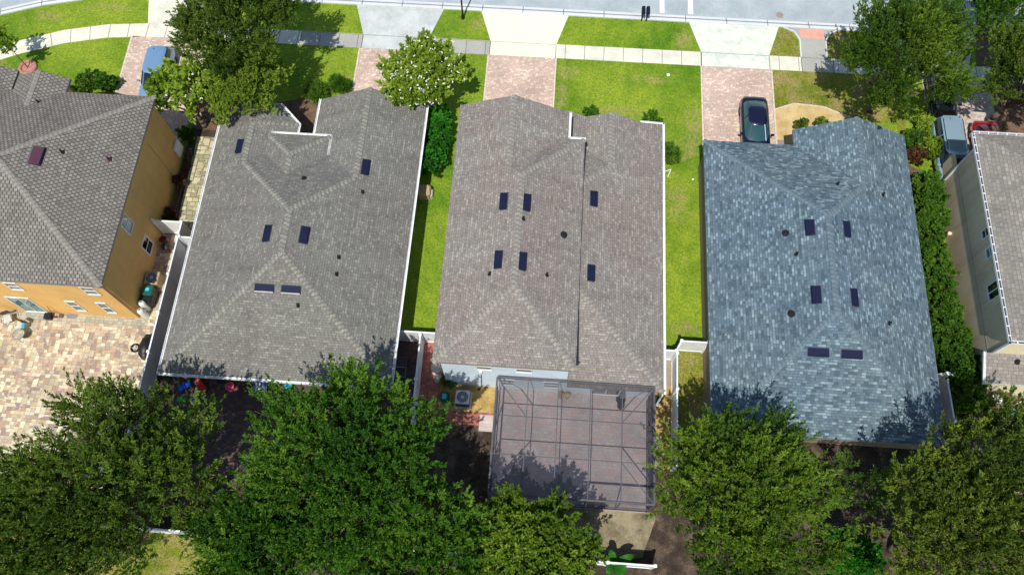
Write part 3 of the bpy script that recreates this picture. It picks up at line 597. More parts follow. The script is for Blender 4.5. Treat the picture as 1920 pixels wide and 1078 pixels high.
# ---- house 1 (ochre two storey)
H1 = thing('house', 'two storey ochre stucco house with weathered brown grey roof beside the paver patio', 'house', (-31.5, 22.5, 0), 'houses in the row')
E1 = 5.7; p = .43; zr = E1 + 6.55 * p
c1 = (-31.41, 22.65, zr); c2 = (-34.5, 22.65, zr); wz = E1 + 1.7 * p
f1 = [[(-24.86, 16.1, E1), (-24.86, 29.2, E1), c1], [(-24.86, 16.1, E1), c1, c2, (-41.05, 16.1, E1)], [(-41.05, 16.1, E1), c2, (-41.05, 29.2, E1)],
      [(-24.86, 29.2, E1), (-30.6, 29.2, E1), (-32.3, 27.5, wz), (-34.0, 29.2, E1), (-41.05, 29.2, E1), c2, c1],
      [(-30.6, 29.2, E1), (-30.6, 30.2, E1), (-32.3, 30.2, wz), (-32.3, 27.5, wz)], [(-34.0, 29.2, E1), (-32.3, 27.5, wz), (-32.3, 30.2, wz), (-34.0, 30.2, E1)],
      [(-34.1, 27, E1 + .05), (-34.1, 30.6, E1 + .05), (-37, 30.6, E1 + 1.25), (-37, 27, E1 + 1.25)], [(-39.9, 27, E1 + .05), (-39.9, 30.6, E1 + .05), (-37, 30.6, E1 + 1.25), (-37, 27, E1 + 1.25)]]
r1 = Roof(f1)
r1.build(H1, M['sh1'], [((-24.86, 16.1, E1), (-24.86, 29.2, E1), 0), ((-41.05, 16.1, E1), (-24.86, 16.1, E1), 0), ((-41.05, 29.2, E1), (-41.05, 16.1, E1), 0), ((-24.86, 29.2, E1), (-30.6, 29.2, E1), 0), ((-30.6, 29.2, E1), (-30.6, 30.2, E1), 0), ((-30.6, 30.2, E1), (-32.3, 30.2, wz), 0), ((-32.3, 30.2, wz), (-34, 30.2, E1), 0),
    ((-34.1, 30.6, E1 + .05), (-37, 30.6, E1 + 1.25), 0)],
    [((-24.86, 16.1, E1), c1), ((-24.86, 29.2, E1), c1), (c1, c2), ((-32.3, 27.5, wz), (-32.3, 30.2, wz))], M['cap1'], fascia='soffit')
walls(H1, [(-25.12, 16.31), (-25.12, 28.95), (-40.8, 28.95), (-40.8, 16.31)], 5.66, 'orange')
MB().prism([(-30.9, 28.5), (-30.9, 29.95), (-39.6, 29.95), (-39.6, 28.5)], -.1, 5.6).add([(-30.9, 29.95, 5.6), (-33.7, 29.95, 5.6), (-32.3, 29.95, 6.2)], [(0, 1, 2)]).build('front_wall', M['orange'], H1)
def win_y(h, a, b, Y, **k):
    A_ = at_y(*a, Y); B_ = at_y(*b, Y); return window(h, 'y', A_, B_, out=-1, **k)
def win_x(h, a, b, X, out, **k):
    A_ = at_x(*a, X); B_ = at_x(*b, X); return window(h, 'x', A_, B_, out=out, **k)
win_y(H1, (120, 563.7), (164, 582.6), 16.31); win_y(H1, (178, 566.8), (220.8, 586.5), 16.31); win_y(H1, (147, 537), (191, 552.6), 16.31); win_y(H1, (4, 529), (47, 543.5), 16.31)
win_y(H1, (8, 555.8), (93, 585.7), 16.31, split='v', name='sliding_door', glass='teal')
win_x(H1, (231.8, 399), (243, 441.7), -25.12, 1, glass='teal', label='white framed window with teal reflecting glass')
win_x(H1, (270.6, 439), (280.6, 480), -25.12, 1, glass='dglass', label='window with dark glass and half drawn blind')
MB().path([at_x(278, 270, -25.08), at_x(330, 337, -25.08)], .025).build('conduit', M['cable'], H1)
q = at_x(256, 545, -25.05); MB().tube((-25.05, 16.5, .1), (-25.05, 16.5, 5.5), .02).build('corner_bead', M['cable'], H1)
r1.vent(69, 293, 1.15, .6, 'maroon', 'metal'); r1.pipe(205, 300, .07, .35, 'maroon'); r1.pipe(117, 286, .06, .3); r1.pipe(72, 192, .05, .25)
# ---- house 5 (beige two storey, right)
H5 = thing('house', 'two storey beige house with stained side wall, white gutter and low rear roof at right', 'house', (33, 23, 0), 'houses in the row')
E5 = 5.5; p = .42
d1 = (33.3, 23.15, E5 + 6.75 * p)
f5 = [[(26.55, 16.4, E5), (26.55, 29.95, E5), d1], [(26.55, 29.95, E5), (40.05, 29.95, E5), d1], [(40.05, 29.95, E5), (40.05, 16.4, E5), d1], [(40.05, 16.4, E5), (26.55, 16.4, E5), d1]]
r5 = Roof(f5)
r5.build(H5, M['sh5'], [((26.55, 29.95, E5), (26.55, 16.4, E5), 1), ((40.05, 29.95, E5), (26.55, 29.95, E5), 1), ((26.55, 16.4, E5), (40.05, 16.4, E5), 1), ((40.05, 16.4, E5), (40.05, 29.95, E5), 0)], [], None, gin='black', gw=.085)  # black gutter floor: shade inside the trough, put into its colour
walls(H5, [(26.75, 16.62), (26.75, 29.2), (28.6, 29.2), (28.6, 27.3), (39.8, 27.3), (39.8, 16.62)], 5.45, 'beige')
MB().prism([(26.76, 16.60), (39.8, 16.60), (39.8, 16.4), (26.76, 16.4)], -.1, 5.44).build('rear_wall', M['cream'], H5)
MB().box(26.66, 26.76, 29.16, 29.26, 0, 5.4).box(26.66, 26.76, 16.36, 16.46, 2.9, 5.4).build('corner_trim', M['white'], H5)
MB().box(26.74, 26.9, 29.27, 30.4, 0, 2.5).build('side_wing_wall', M['beige'], H5)
MB().box(26.735, 26.748, 16.7, 29.1, 2.70, 2.72).build('band_joint', M['padp'], H5)
f5b = [[(26.3, 14.75, 2.75), (26.3, 16.4, 3.3), (40, 16.4, 3.3), (40, 14.75, 2.75)]]
r5b = Roof(f5b); r5b.build(H5, M['sh5'], [((26.3, 14.75, 2.75), (40, 14.75, 2.75), 0), ((26.3, 16.4, 3.3), (26.3, 14.75, 2.75), 1)], [], None)
walls(H5, [(26.75, 14.95), (30.3, 14.95), (30.3, 16.41), (26.75, 16.41)], 2.6, 'cream')
r5b.pipe(1907, 678, .09, .2)
win_x(H5, (1841, 434), (1857, 440), 26.75, -1, glass='dglass'); win_x(H5, (1848.5, 469), (1866, 477), 26.75, -1, glass='teal'); win_x(H5, (1851, 537), (1876, 553), 26.75, -1, glass='dglass', split='v')
window(H5, 'y', (28.2, 16.4, 4.0), (29.9, 16.4, 5.0), out=-1, glass='navy', split=None)

# ------------------------------------------------------------------ screened pool cage
CG = thing('pool_cage', 'dark framed insect screen enclosure over rose paver patio behind pale blue house', 'screen enclosure', (2.6, 9.8, 0))
X0, X1, Y0, Y1, ZC = -1.95, 7.12, 6.5, 13.1, 3.0
xs = [X0, -.13, 1.62, 3.48, 5.3, X1]; ys = [Y0, 8.7, 10.9, Y1 - .1]
fr = MB()
def beam(a, b, wd=.05): 
    a = Vector(a); b = Vector(b); d = (b - a); L = d.length / 2; d.normalize(); s_ = d.cross(Vector((0, 0, 1)))
    s_ = s_.normalized() if s_.length > .01 else Vector((1, 0, 0)); fr.obox((a + b) / 2, d, s_, d.cross(s_), L, wd / 2, wd / 2)
for x in xs:
    wd = .09 if x in (X0, X1) else .05
    beam((x, Y0, ZC), (x, Y1, ZC), wd); beam((x, Y0, 0.06), (x, Y0, ZC - .03), wd)
for y in ys[1:3]:
    beam((X0, y, ZC - .002), (X1, y, ZC - .002), .045); beam((X0, y, .06), (X0, y, ZC - .05), .05); beam((X1, y, .06), (X1, y, ZC - .05), .05)
beam((X0, Y0, ZC + .003), (X1, Y0, ZC + .003), .10); beam((X0, Y1, ZC + .003), (X1, Y1, ZC + .003), .10)
for z in (.1, 1.0): beam((X0, Y0, z), (X1, Y0, z), .06); beam((X0, Y0, z), (X0, Y1, z), .06); beam((X1, Y0, z), (X1, Y1, z), .06)
for a, b in (((X0, Y1, ZC), (xs[1], 10.9, ZC)), ((X1, Y1, ZC), (xs[4], 10.9, ZC)), ((X0, Y0, ZC), (xs[1], 8.7, ZC)), ((X1, Y0, ZC), (xs[4], 8.7, ZC))): beam(Vector(a) - Vector((0, 0, .006)), Vector(b) - Vector((0, 0, .006)), .05)
fr.build('frame', M['frame'], CG)
MB().add([(X0, Y0, ZC + .01), (X1, Y0, ZC + .01), (X1, Y1, ZC + .01), (X0, Y1, ZC + .01)], [(0, 1, 2, 3)]).build('roof_screen', M['screen'], CG)
for nm, q in (('side_screen', [(X0, Y0, .1), (X0, Y1, .1), (X0, Y1, ZC), (X0, Y0, ZC)]), ('side_screen', [(X1, Y0, .1), (X1, Y1, .1), (X1, Y1, ZC), (X1, Y0, ZC)]), ('rear_screen', [(X0, Y0, .1), (X1, Y0, .1), (X1, Y0, ZC), (X0, Y0, ZC)])):
    MB().add(q, [(0, 1, 2, 3)]).build(nm, M['screen'], CG)
# ------------------------------------------------------------------ white vinyl fences
def fence(label, pts, h=1.83, posts=None, group='white vinyl fences', gap=0.0, mat='white'):
    t = thing('vinyl_fence', label, 'fence', (pts[0][0], pts[0][1], 0), group)
    pn = MB()
    for a, b in zip(pts, pts[1:]):
        a = Vector((*a, 0)); b = Vector((*b, 0)); d = b - a; L = d.length; d.normalize(); s_ = Vector((d.y, -d.x, 0)); up = Vector((0, 0, 1))
        pn.obox((a + b) / 2 + up * (h / 2), d, s_, up, L / 2, .02, h / 2 - .06)
        n_ = int(L / .18)
        for i in range(n_): pn.obox(a + d * ((i + .5) * L / n_) + up * (h / 2), d, s_, up, .004, .024, h / 2 - .07)
        for zz, hh in ((h - .05, .05), (.12, .06)): MB().obox((a + b) / 2 + up * zz, d, s_, up, L / 2, .045, hh).build('rail', M['white'], t)
    pn.build('panel', M[mat], t)
    pp = []
    for a, b in zip(pts, pts[1:]):
        a = Vector(a); b = Vector(b); k = max(1, round((b - a).length / 2.45)); pp += [a.lerp(b, i / k) for i in range(k)]
    pp.append(Vector(pts[-1]))
    for q in pp:
        MB().bev(q.x - .075, q.x + .075, q.y - .075, q.y + .075, 0, h + .06, .02).bev(q.x - .1, q.x + .1, q.y - .1, q.y + .1, h + .06, h + .13, .04).build('post', M['white'], t)
    return t
fence('long white vinyl fence between the paver patio and the grey green roofed house', [(-23.1, 8.5), (-23.1, 21.3)])
fence('short white vinyl gate fence crossing the side yard of the ochre house', [(-25.0, 22.4), (-23.1, 22.4), (-23.1, 21.6)])
fence('white vinyl fence stub joining the corner of the grey green roofed house', [(-23.0, 21.35), (-21.25, 21.35)])
fence('white vinyl cross fence closing the narrow lawn between the grey green and taupe roofs', [(-8.5, 15.95), (-5.2, 15.95)])
fence('white vinyl fence running past the red pavers and air conditioner', [(-6.86, 15.8), (-6.78, 10.2)])
fence('white vinyl fence with a step closing the lawn beside the blue grey roof', [(7.2, 15.8), (8.62, 15.8), (8.95, 16.45), (10.55, 16.45)])
fence('white vinyl fence running beside the gravel strip right of the pool cage', [(8.68, 15.65), (8.6, 9.0)])
fence('white vinyl fence at the rear right corner of the blue grey roofed house', [(23.35, 15.3), (24.6, 15.45), (24.68, 12.6)])
fence('low white rear boundary fence mostly hidden under the back trees', [(-23.2, 3.5), (7.35, 3.45)], h=1.83)
fence('small white gate panel beside the hedge at the blue grey roofed house', [(24.72, 15.42), (25.5, 15.35)])
# ------------------------------------------------------------------ foliage
def crown_mesh(name, lobes, n, mat, parent, leaf=(.17, .05), per=9, sprig=.34, seed=0, up=.5, inner=.6, zmin=-.35, tint=(.0, 1.0), spread=.7, subs=8, plume=.95, pivot=None):
    """n plumes on the lobes; each plume is a twig axis carrying side sprigs, each sprig carries leaves"""
    rg = np.random.default_rng(seed); nrm = lambda a: a / (np.linalg.norm(a, axis=1)[:, None] + 1e-9)
    lb = np.array([(l[0], l[1], l[2], l[3], l[4] if len(l) > 4 else l[3]) for l in lobes]); wt = lb[:, 3] ** 2; wt /= wt.sum()
    li = rg.choice(len(lb), n, p=wt); L = lb[li]
    d = nrm(rg.normal(size=(n * 4, 3))); d = d[d[:, 2] > zmin]; d = np.concatenate([d, d])[:n]
    rr = inner + (1 - inner) * rg.random(n) ** .6
    base = L[:, :3] + d * rr[:, None] * np.stack([L[:, 3], L[:, 3], L[:, 4]], 1)
    if pivot is None: pivot = (lb[:, 0].mean(), lb[:, 1].mean(), lb[:, 2].min() - 1.5)
    rad = nrm(base - np.array(pivot))
    ax = nrm(d * .55 + rad * .8 + np.array([0, 0, up]) + rg.normal(size=(n, 3)) * .28)
    pl = plume * rg.uniform(.55, 1.35, n); tp = .55 * rg.uniform(0, 1, len(lb))[li] + .3 * rg.random(n)
    # sprigs
    m_ = n * subs; pi = np.repeat(np.arange(n), subs); t = np.tile((np.arange(subs) + .6) / subs, n) + rg.uniform(-.05, .05, m_)
    sb = base[pi] + ax[pi] * ((t - .25) * pl[pi])[:, None]
    side = rg.normal(size=(m_, 3)); side -= ax[pi] * (side * ax[pi]).sum(1)[:, None]; side = nrm(side); side[:, 2] *= .6
    sa = nrm(ax[pi] * (.65 + .8 * t[:, None]) + side * (1.0 - .55 * t[:, None])); sl_ = sprig * rg.uniform(.7, 1.25, m_) * (1.15 - .55 * t)
    N_ = m_ * per; si = np.repeat(np.arange(m_), per); u = np.tile(np.linspace(.1, 1, per), m_)
    pos = sb[si] + sa[si] * (u * sl_[si])[:, None]
    ld = nrm(sa[si] * .8 + rg.normal(size=(N_, 3)) * spread * .55)
    nn = rg.normal(size=(N_, 3)) * .5 + np.array([0, -.15, 1.0]) + ax[pi][si] * .3
    sd = nrm(np.cross(ld, nn))
    ll = leaf[0] * rg.uniform(.65, 1.35, N_)[:, None]; lw = leaf[1] * rg.uniform(.7, 1.3, N_)[:, None]
    V = np.empty((N_, 4, 3)); V[:, 0] = pos; V[:, 1] = pos + ld * ll * .5 + sd * lw; V[:, 2] = pos + ld * ll; V[:, 3] = pos + ld * ll * .5 - sd * lw
    o0 = origin(parent) if parent else Vector((0, 0, 0)); V -= np.array(o0)
    me = bpy.data.meshes.new(name); me.vertices.add(N_ * 4); me.vertices.foreach_set('co', V.reshape(-1).astype(np.float32))
    me.loops.add(N_ * 4); me.loops.foreach_set('vertex_index', np.arange(N_ * 4, dtype=np.int32))
    me.polygons.add(N_); me.polygons.foreach_set('loop_start', np.arange(0, N_ * 4, 4, dtype=np.int32)); me.polygons.foreach_set('loop_total', np.full(N_, 4, dtype=np.int32))
    me.update(calc_edges=True); me.materials.append(mat)
    a = me.attributes.new('tint', 'FLOAT', 'FACE'); tv = tint[0] + (tint[1] - tint[0]) * np.clip(tp[pi][si] + rg.random(N_) * .3 - .05, 0, 1)
    a.data.foreach_set('value', tv.astype(np.float32))
    o = bpy.data.objects.new(name, me); COL.objects.link(o)
    if parent: o.parent = parent
    return o
def lobes_for(cx, cy, z, R_, n, seed, flat=.62, rl=(.24, .42)):
    rg = random.Random(seed); out = []
    for i in range(n):
        a = i * 2.39996 + rg.uniform(-.4, .4); q = math.sqrt((i + .4) / n) * .78 * rg.uniform(.88, 1.1)
        r = R_ * rg.uniform(*rl) * (1.05 - .3 * q)
        zz = z + (1 - q ** 2) * R_ * flat * rg.uniform(.75, 1.15) - R_ * .15
        out.append((cx + math.cos(a) * q * R_, cy + math.sin(a) * q * R_, zz, r, r * .8))
    return out
def bent(mb, a, b, r0, r1, rg, k=4):
    a = Vector(a); b = Vector(b); pts = [a.lerp(b, i / k) + (Vector((rg.uniform(-.12, .12), rg.uniform(-.12, .12), 0)) * (a - b).length * .35 if 0 < i < k else Vector((0, 0, 0))) for i in range(k + 1)]
    for i in range(k): mb.tube(pts[i], pts[i + 1], r0 + (r1 - r0) * i / k, r0 + (r1 - r0) * (i + 1) / k, 7)
LV = dict(
    lolive=leafmat('leaf_light_olive', (.08, .14, .012), (.165, .255, .025), (.31, .41, .05)),
    dark=leafmat('leaf_dark_olive', (.026, .062, .010), (.075, .140, .018), (.23, .33, .045)),
    green2=leafmat('leaf_fresh_green', (.028, .070, .008), (.080, .160, .014), (.23, .34, .035)),
    green=leafmat('leaf_green', (.018, .062, .007), (.058, .160, .014), (.20, .35, .035)),
    bright=leafmat('leaf_bright', (.10, .17, .015), (.22, .34, .03), (.40, .50, .07)),
    yellow=leafmat('leaf_yellow_green', (.040, .090, .008), (.12, .21, .015), (.27, .38, .038)),
    olive=leafmat('leaf_olive', (.034, .062, .010), (.10, .155, .020), (.27, .34, .045)),
    vivid=leafmat('leaf_vivid', (.02, .09, .008), (.03, .18, .012), (.07, .32, .02)),
    hedge=leafmat('leaf_hedge', (.025, .075, .007), (.065, .165, .014), (.15, .27, .026)),
    redl=leafmat('leaf_red', (.06, .03, .015), (.13, .055, .028), (.20, .11, .05)),
    blade=leafmat('leaf_banana', (.03, .16, .01), (.05, .24, .015), (.09, .34, .02)),
)
def tree(name, label, px, py, z, R_, mat, n=520, nl=26, seed=1, flat=.62, leaf=(.19, .05), trunk=.22, rl=(.16, .30), per=9, sprig=.36, flowers=0, up=.5, cat='tree', group=None, stretch=(1, 1), inner=.45, subs=9, plume=1.1, spread=.7):
    c = at(px, py, z); t = thing(name, label, cat, (c.x, c.y, 0), group)
    lb = [(c.x + (l[0] - c.x) * stretch[0], c.y + (l[1] - c.y) * stretch[1], l[2], l[3], l[4]) for l in lobes_for(c.x, c.y, z, R_, nl, seed, flat, rl)]
    crown_mesh('crown', lb, n, LV[mat], t, leaf, per, sprig, seed, up, inner=inner, subs=subs, plume=plume, pivot=(c.x, c.y, z - R_ * .75), zmin=-.1, spread=spread)
    rg = random.Random(seed); tb = MB(); top = Vector((c.x, c.y, z * .45)); bent(tb, (c.x, c.y, -.05), top, trunk, trunk * .75, rg, 3)
    tb.build('trunk', M['bark'], t, True); lm = MB()
    for l in lb:
        e_ = Vector((l[0], l[1], l[2])); mid = top.lerp(e_, .5) + Vector((0, 0, -.1 * R_ * .3)); bent(lm, top, mid, trunk * .42, trunk * .2, rg, 2); bent(lm, mid, e_, trunk * .2, .02, rg, 3)
        for q in range(4):
            o_ = Vector((rg.uniform(-1, 1), rg.uniform(-1, 1), rg.uniform(0, .9))).normalized() * l[3] * 1.2; bent(lm, e_.lerp(mid, .2), e_ + o_, .03, .008, rg, 2)
    lm.build('limbs', M['bark'], t, True)
    if flowers:
        fb = MB()
        for i in range(flowers):
            l = rg.choice(lb); d = Vector((rg.gauss(0, 1) + .35, rg.gauss(0, 1), abs(rg.gauss(0, .9)) + .2)).normalized(); q = Vector(l[:3]) + Vector((d.x * l[3], d.y * l[3], d.z * l[4])) + d * rg.uniform(.45, .75)
            for k in range(3):
                s_ = rg.uniform(.035, .06); u = d.orthogonal().normalized(); v = d.cross(u); w_ = q + u * rg.uniform(-.07, .07) + v * rg.uniform(-.07, .07)
                fb.add([w_ - u * s_, w_ - v * s_ + d * .02, w_ + u * s_, w_ + v * s_ + d * .02, w_ + d * .07], [(0, 1, 4), (1, 2, 4), (2, 3, 4), (3, 0, 4)])
        fb.build('blossoms', M['petal'], t)
    return t
BG = 'trees along the back boundary'
FE = dict(leaf=(.17, .030), plume=1.45, subs=12, per=8, sprig=.26, spread=.5, up=.75, inner=.45, rl=(.20, .34))
tree('shade_tree', 'large dark olive tree at bottom left overhanging the tan paver patio', 238, 905, 6.2, 5.8, 'dark', 1150, 30, 11, group=BG, **FE)
tree('shade_tree', 'dark olive tree filling the bottom left corner of the view', 60, 1010, 6.0, 4.6, 'dark', 780, 22, 12, group=BG, **FE)
tree('shade_tree', 'dense green tree with tallest crown behind the grey green roofed house', 655, 885, 7.0, 5.6, 'green', 1235, 34, 13, group=BG, **FE)
tree('shade_tree', 'deep green tree at the bottom edge left of centre, in front of the densest crown', 520, 1035, 6.0, 4.5, 'green', 832, 24, 14, group=BG, **FE)
tree('shade_tree', 'green tree at the bottom edge between the dense crown and the yellow green one', 800, 1030, 5.4, 3.8, 'green', 598, 18, 19, group=BG, **FE)
tree('small_tree', 'yellow green tree touching the lower left corner of the pool cage', 985, 1048, 4.2, 3.7, 'yellow', 520, 22, 15, group=BG, leaf=(.18, .05), plume=1.0)
tree('shade_tree', 'round mid green tree between the pool cage and the blue grey roof', 1390, 948, 6.2, 5.0, 'green2', 1118, 32, 16, group=BG, **FE)
tree('shade_tree', 'olive tree at bottom right behind the blue grey roofed house', 1765, 1010, 6.0, 4.4, 'olive', 611, 24, 17, group=BG, **FE)
tree('shade_tree', 'sparse olive tree cut by the right edge of the view', 1860, 905, 6.4, 4.7, 'olive', 676, 26, 18, group=BG, **FE)
tree('sapling_tree', 'thin dark sapling in the deep shade below the blue grey roof', 1615, 925, 3.2, 2.2, 'dark', 60, 8, 23, group=BG, leaf=(.18, .03), plume=1.3, trunk=.08)
tree('bushy_shrub', 'vivid green round shrub at the bottom edge between green and olive trees', 1590, 1055, 1.6, 1.7, 'vivid', 120, 9, 21, leaf=(.17, .085), cat='shrub', trunk=.1, plume=.7)
tree('bushy_shrub', 'low dark shrub under the bottom left tree beside the rear white fence', 440, 1040, 1.8, 1.6, 'green', 110, 9, 22, cat='shrub', trunk=.1)
FG = 'trees in the front yards'
FE2 = dict(leaf=(.16, .028), plume=1.2, subs=11, per=8, sprig=.25, spread=.5, up=.6)
tree('oak_tree', 'big dark oak shading the sidewalk in front of the grey green roofed house', 452, 60, 5.4, 4.5, 'dark', 1000, 30, 31, group=FG, **FE2)
tree('bushy_tree', 'light olive bushy tree beside the octagonal roof bay, below the dark oak', 468, 178, 3.6, 2.8, 'lolive', 480, 18, 32, group=FG, leaf=(.14, .035), plume=.8)
tree('magnolia_tree', 'open bright green tree with white blossoms next to the ochre house corner', 352, 186, 3.2, 2.5, 'bright', 110, 13, 33, group=FG, leaf=(.25, .085), flowers=26, sprig=.42, per=7, inner=.7, plume=.9)
tree('flowering_tree', 'round bright green tree covered in white blossoms on the front driveway', 788, 150, 3.0, 2.85, 'bright', 360, 22, 34, group=FG, leaf=(.2, .07), flowers=360, plume=.9)
tree('oak_tree', 'large green oak over the sidewalk in front of the blue grey roof', 1693, 118, 5.4, 4.7, 'green2', 1150, 32, 35, group=FG, **FE2)
tree('oak_tree', 'dark oak at the top right corner beside the pale paver driveway', 1932, 150, 5.2, 4.1, 'dark', 900, 26, 36, group=FG, **FE2)
tree('oak_tree', 'olive oak crown reaching over the street at the top right', 1875, 18, 5.2, 4.5, 'green', 900, 24, 37, group=FG, **FE2)
# hedges and shrubs
def hedge(name, label, lobes, n, mat, seed, leaf=(.14, .07), cat='hedge', group=None, sprig=.28):
    c = Vector((sum(l[0] for l in lobes) / len(lobes), sum(l[1] for l in lobes) / len(lobes), 0)); t = thing(name, label, cat, c, group)
    crown_mesh('foliage', lobes, max(20, n // 7), LV[mat], t, leaf, 9, .2, seed, .4, inner=.75, zmin=-.4, subs=8, plume=.34)
    sb = MB(); rg = random.Random(seed)
    for l in lobes: bent(sb, (l[0], l[1], -.05), (l[0], l[1], l[2] + l[3] * .4), .05, .02, rg, 2)
    sb.build('stems', M['bark'], t); return t
def row(x0, y0, x1, y1, k, z, r, seed, zr=None):
    rg = random.Random(seed); return [(x0 + (x1 - x0) * (i / max(1, k - 1)) + rg.uniform(-.12, .12), y0 + (y1 - y0) * (i / max(1, k - 1)), z * rg.uniform(.85, 1.1), r * rg.uniform(.9, 1.12), (zr or r)) for i in range(k)]
hb = at(808, 300, 1.6); ht = at(812, 225, 1.6)
hedge('clipped_hedge', 'vivid green clipped hedge in the narrow lawn beside the grey green roofed house', row(-7.35, hb.y - .2, -7.35, ht.y + .3, 8, 1.2, .62, 1, 1.0), 1500, 'vivid', 41)
hs = [((24.95, 23.6), (24.9, 26.0), 3, .85), ((25.05, 19.9), (25.0, 23.0), 4, 1.0), ((25.35, 16.6), (25.2, 19.4), 5, 1.05), ((25.75, 14.4), (25.55, 16.2), 3, .95)]
hs.append(((25.35, 26.3), (25.45, 28.6), 3, .8))
lab = ['bushy green hedge shrub right above the white planter', 'round green hedge clump below the gap with white planter', 'long green hedge stretch facing the beige stained wall', 'end clump of the green hedge beside the low rear roof', 'upper hedge clump just below the olive shrub by the minivan']
for i, (a, b, k, r) in enumerate(hs): hedge('hedge_section', lab[i], row(*a, *b, k, 1.15, r, 50 + i, 1.0), 520 * k // 2 + 500, 'hedge', 60 + i, group='hedge along the beige wall')
def shrub(label, px, py, z, r, mat, seed, k=4, n=420, name='shrub', leaf=(.14, .06), group='shrubs in the front beds'):
    z *= .75; r *= .85; c = at(px, py, z); rg = random.Random(seed)
    lb = [(c.x + rg.uniform(-1, 1) * r * .5, c.y + rg.uniform(-1, 1) * r * .5, z, r * rg.uniform(.5, .75), z * .9) for _ in range(k)]
    return hedge(name, label, lb, n, mat, seed, leaf, 'shrub', group)
shrub('green shrub in front of the roof edge of the ochre house, left one', 165, 155, .6, .8, 'green', 71)
shrub('green shrub in front of the ochre house next to its driveway', 203, 160, .5, .7, 'green', 72)
shrub('small shrub against the front of the taupe roofed house, left of its little gable', 1110, 214, .22, .55, 'hedge', 73, n=110)
shrub('small shrub in the mulch right of the little gable of the taupe roofed house', 1222, 225, .22, .55, 'hedge', 74, n=110)
shrub('shrub beside the right wall of the taupe roofed house', 1252, 290, .7, .8, 'hedge', 75)
shrub('low olive shrub in the yellow gravel by the blue grey roof', 1503, 238, .3, .5, 'olive', 76, n=200)
shrub('small green shrub in the yellow gravel touching the blue grey gable', 1535, 231, .3, .4, 'olive', 77, n=140)
shrub('yellowish olive shrub beside the silver van', 1745, 275, .9, 1.0, 'yellow', 78, n=700)
shrub('green shrub between the blue grey roof corner and the olive shrub', 1712, 262, .8, .9, 'hedge', 79, n=500)
shrub('reddish brown shrub right of the blue grey roof', 1713, 295, .6, .65, 'redl', 80, n=260)
shrub('lower red leaved shrub below the hedge top by the blue grey roof', 1712, 350, .4, .5, 'redl', 81, n=200)
shrub('yellow green shrub at the top of the hedge row by the driveway', 1730, 235, .5, .7, 'bright', 82)
shrub('tufted ornamental grass clump in the mulch below the lawn', 600, 172, .4, .8, 'hedge', 83, leaf=(.35, .03))
shrub('second tufted grass clump nearer the driveway', 640, 165, .4, .6, 'hedge', 84, leaf=(.35, .03), n=250)
shrub('dry brown shrub by the rear corner of the beige house', 1835, 765, .6, .8, 'redl', 85, group='rear yard shrubs')
shrub('olive brown shrub in front of the dry one at the right', 1800, 790, .6, .9, 'olive', 86, group='rear yard shrubs')
# banana plant
bp = at(1150, 1058, .8); BP = thing('banana_plant', 'banana plant with broad bright green leaves at the bottom edge', 'plant', (bp.x, bp.y, 0))
for i, (dx, dy, L) in enumerate(((-.35, 1, .8), (.9, .45, 1.2), (-.9, .1, .6), (.5, -.9, .9), (-.6, -.8, .7), (1, -.4, .8))):
    mb = MB(); d = Vector((dx, dy, 0)).normalized(); s_ = Vector((-d.y, d.x, 0)); vs = []
    for k in range(8):
        t = k / 7; c_ = Vector((bp.x, bp.y, .7 + .9 * math.sin(t * 2.2) * .8)) + d * (L * t); wd = .22 * math.sin(math.pi * min(1, t * .92 + .08)) ** .7 + .01
        vs += [c_ + s_ * wd + Vector((0, 0, .05)), c_, c_ - s_ * wd + Vector((0, 0, .05))]
    mb.add(vs, [(3 * k + j, 3 * k + j + 1, 3 * k + j + 4, 3 * k + j + 3) for k in range(7) for j in (0, 1)]).build('leaf', LV['blade'], BP, True)
MB().tube((bp.x, bp.y, 0), (bp.x, bp.y, .85), .09, .06).build('stem', LV['blade'], BP)
# young staked tree with brick ring
yt = at(53, 128, 0); YT = thing('young_tree', 'thin young tree leaning out of a round brick ring near the sidewalk', 'tree', (yt.x, yt.y, 0))
tp = at(10, 80, 2.6); MB().tube((yt.x, yt.y, 0), tp, .04, .02).build('trunk', M['bark'], YT)
crown_mesh('crown', [(tp.x, tp.y, 2.6, .75, .8), (tp.x - .3, tp.y + .5, 3.0, .55, .6), (tp.x + .2, tp.y - .3, 2.3, .5, .5)], 45, LV['bright'], YT, (.14, .05), 8, .25, 91, inner=.2, subs=6, plume=.6)
single('planter_ring', MB().torus((yt.x, yt.y, .06), .55, .13, n=22, k=8).lathe((yt.x, yt.y, 0), [(.5, 0), (.5, .05), (.01, .06)], 18), M['terra'], 'round brick planting ring on the front lawn of the ochre house', 'planter')

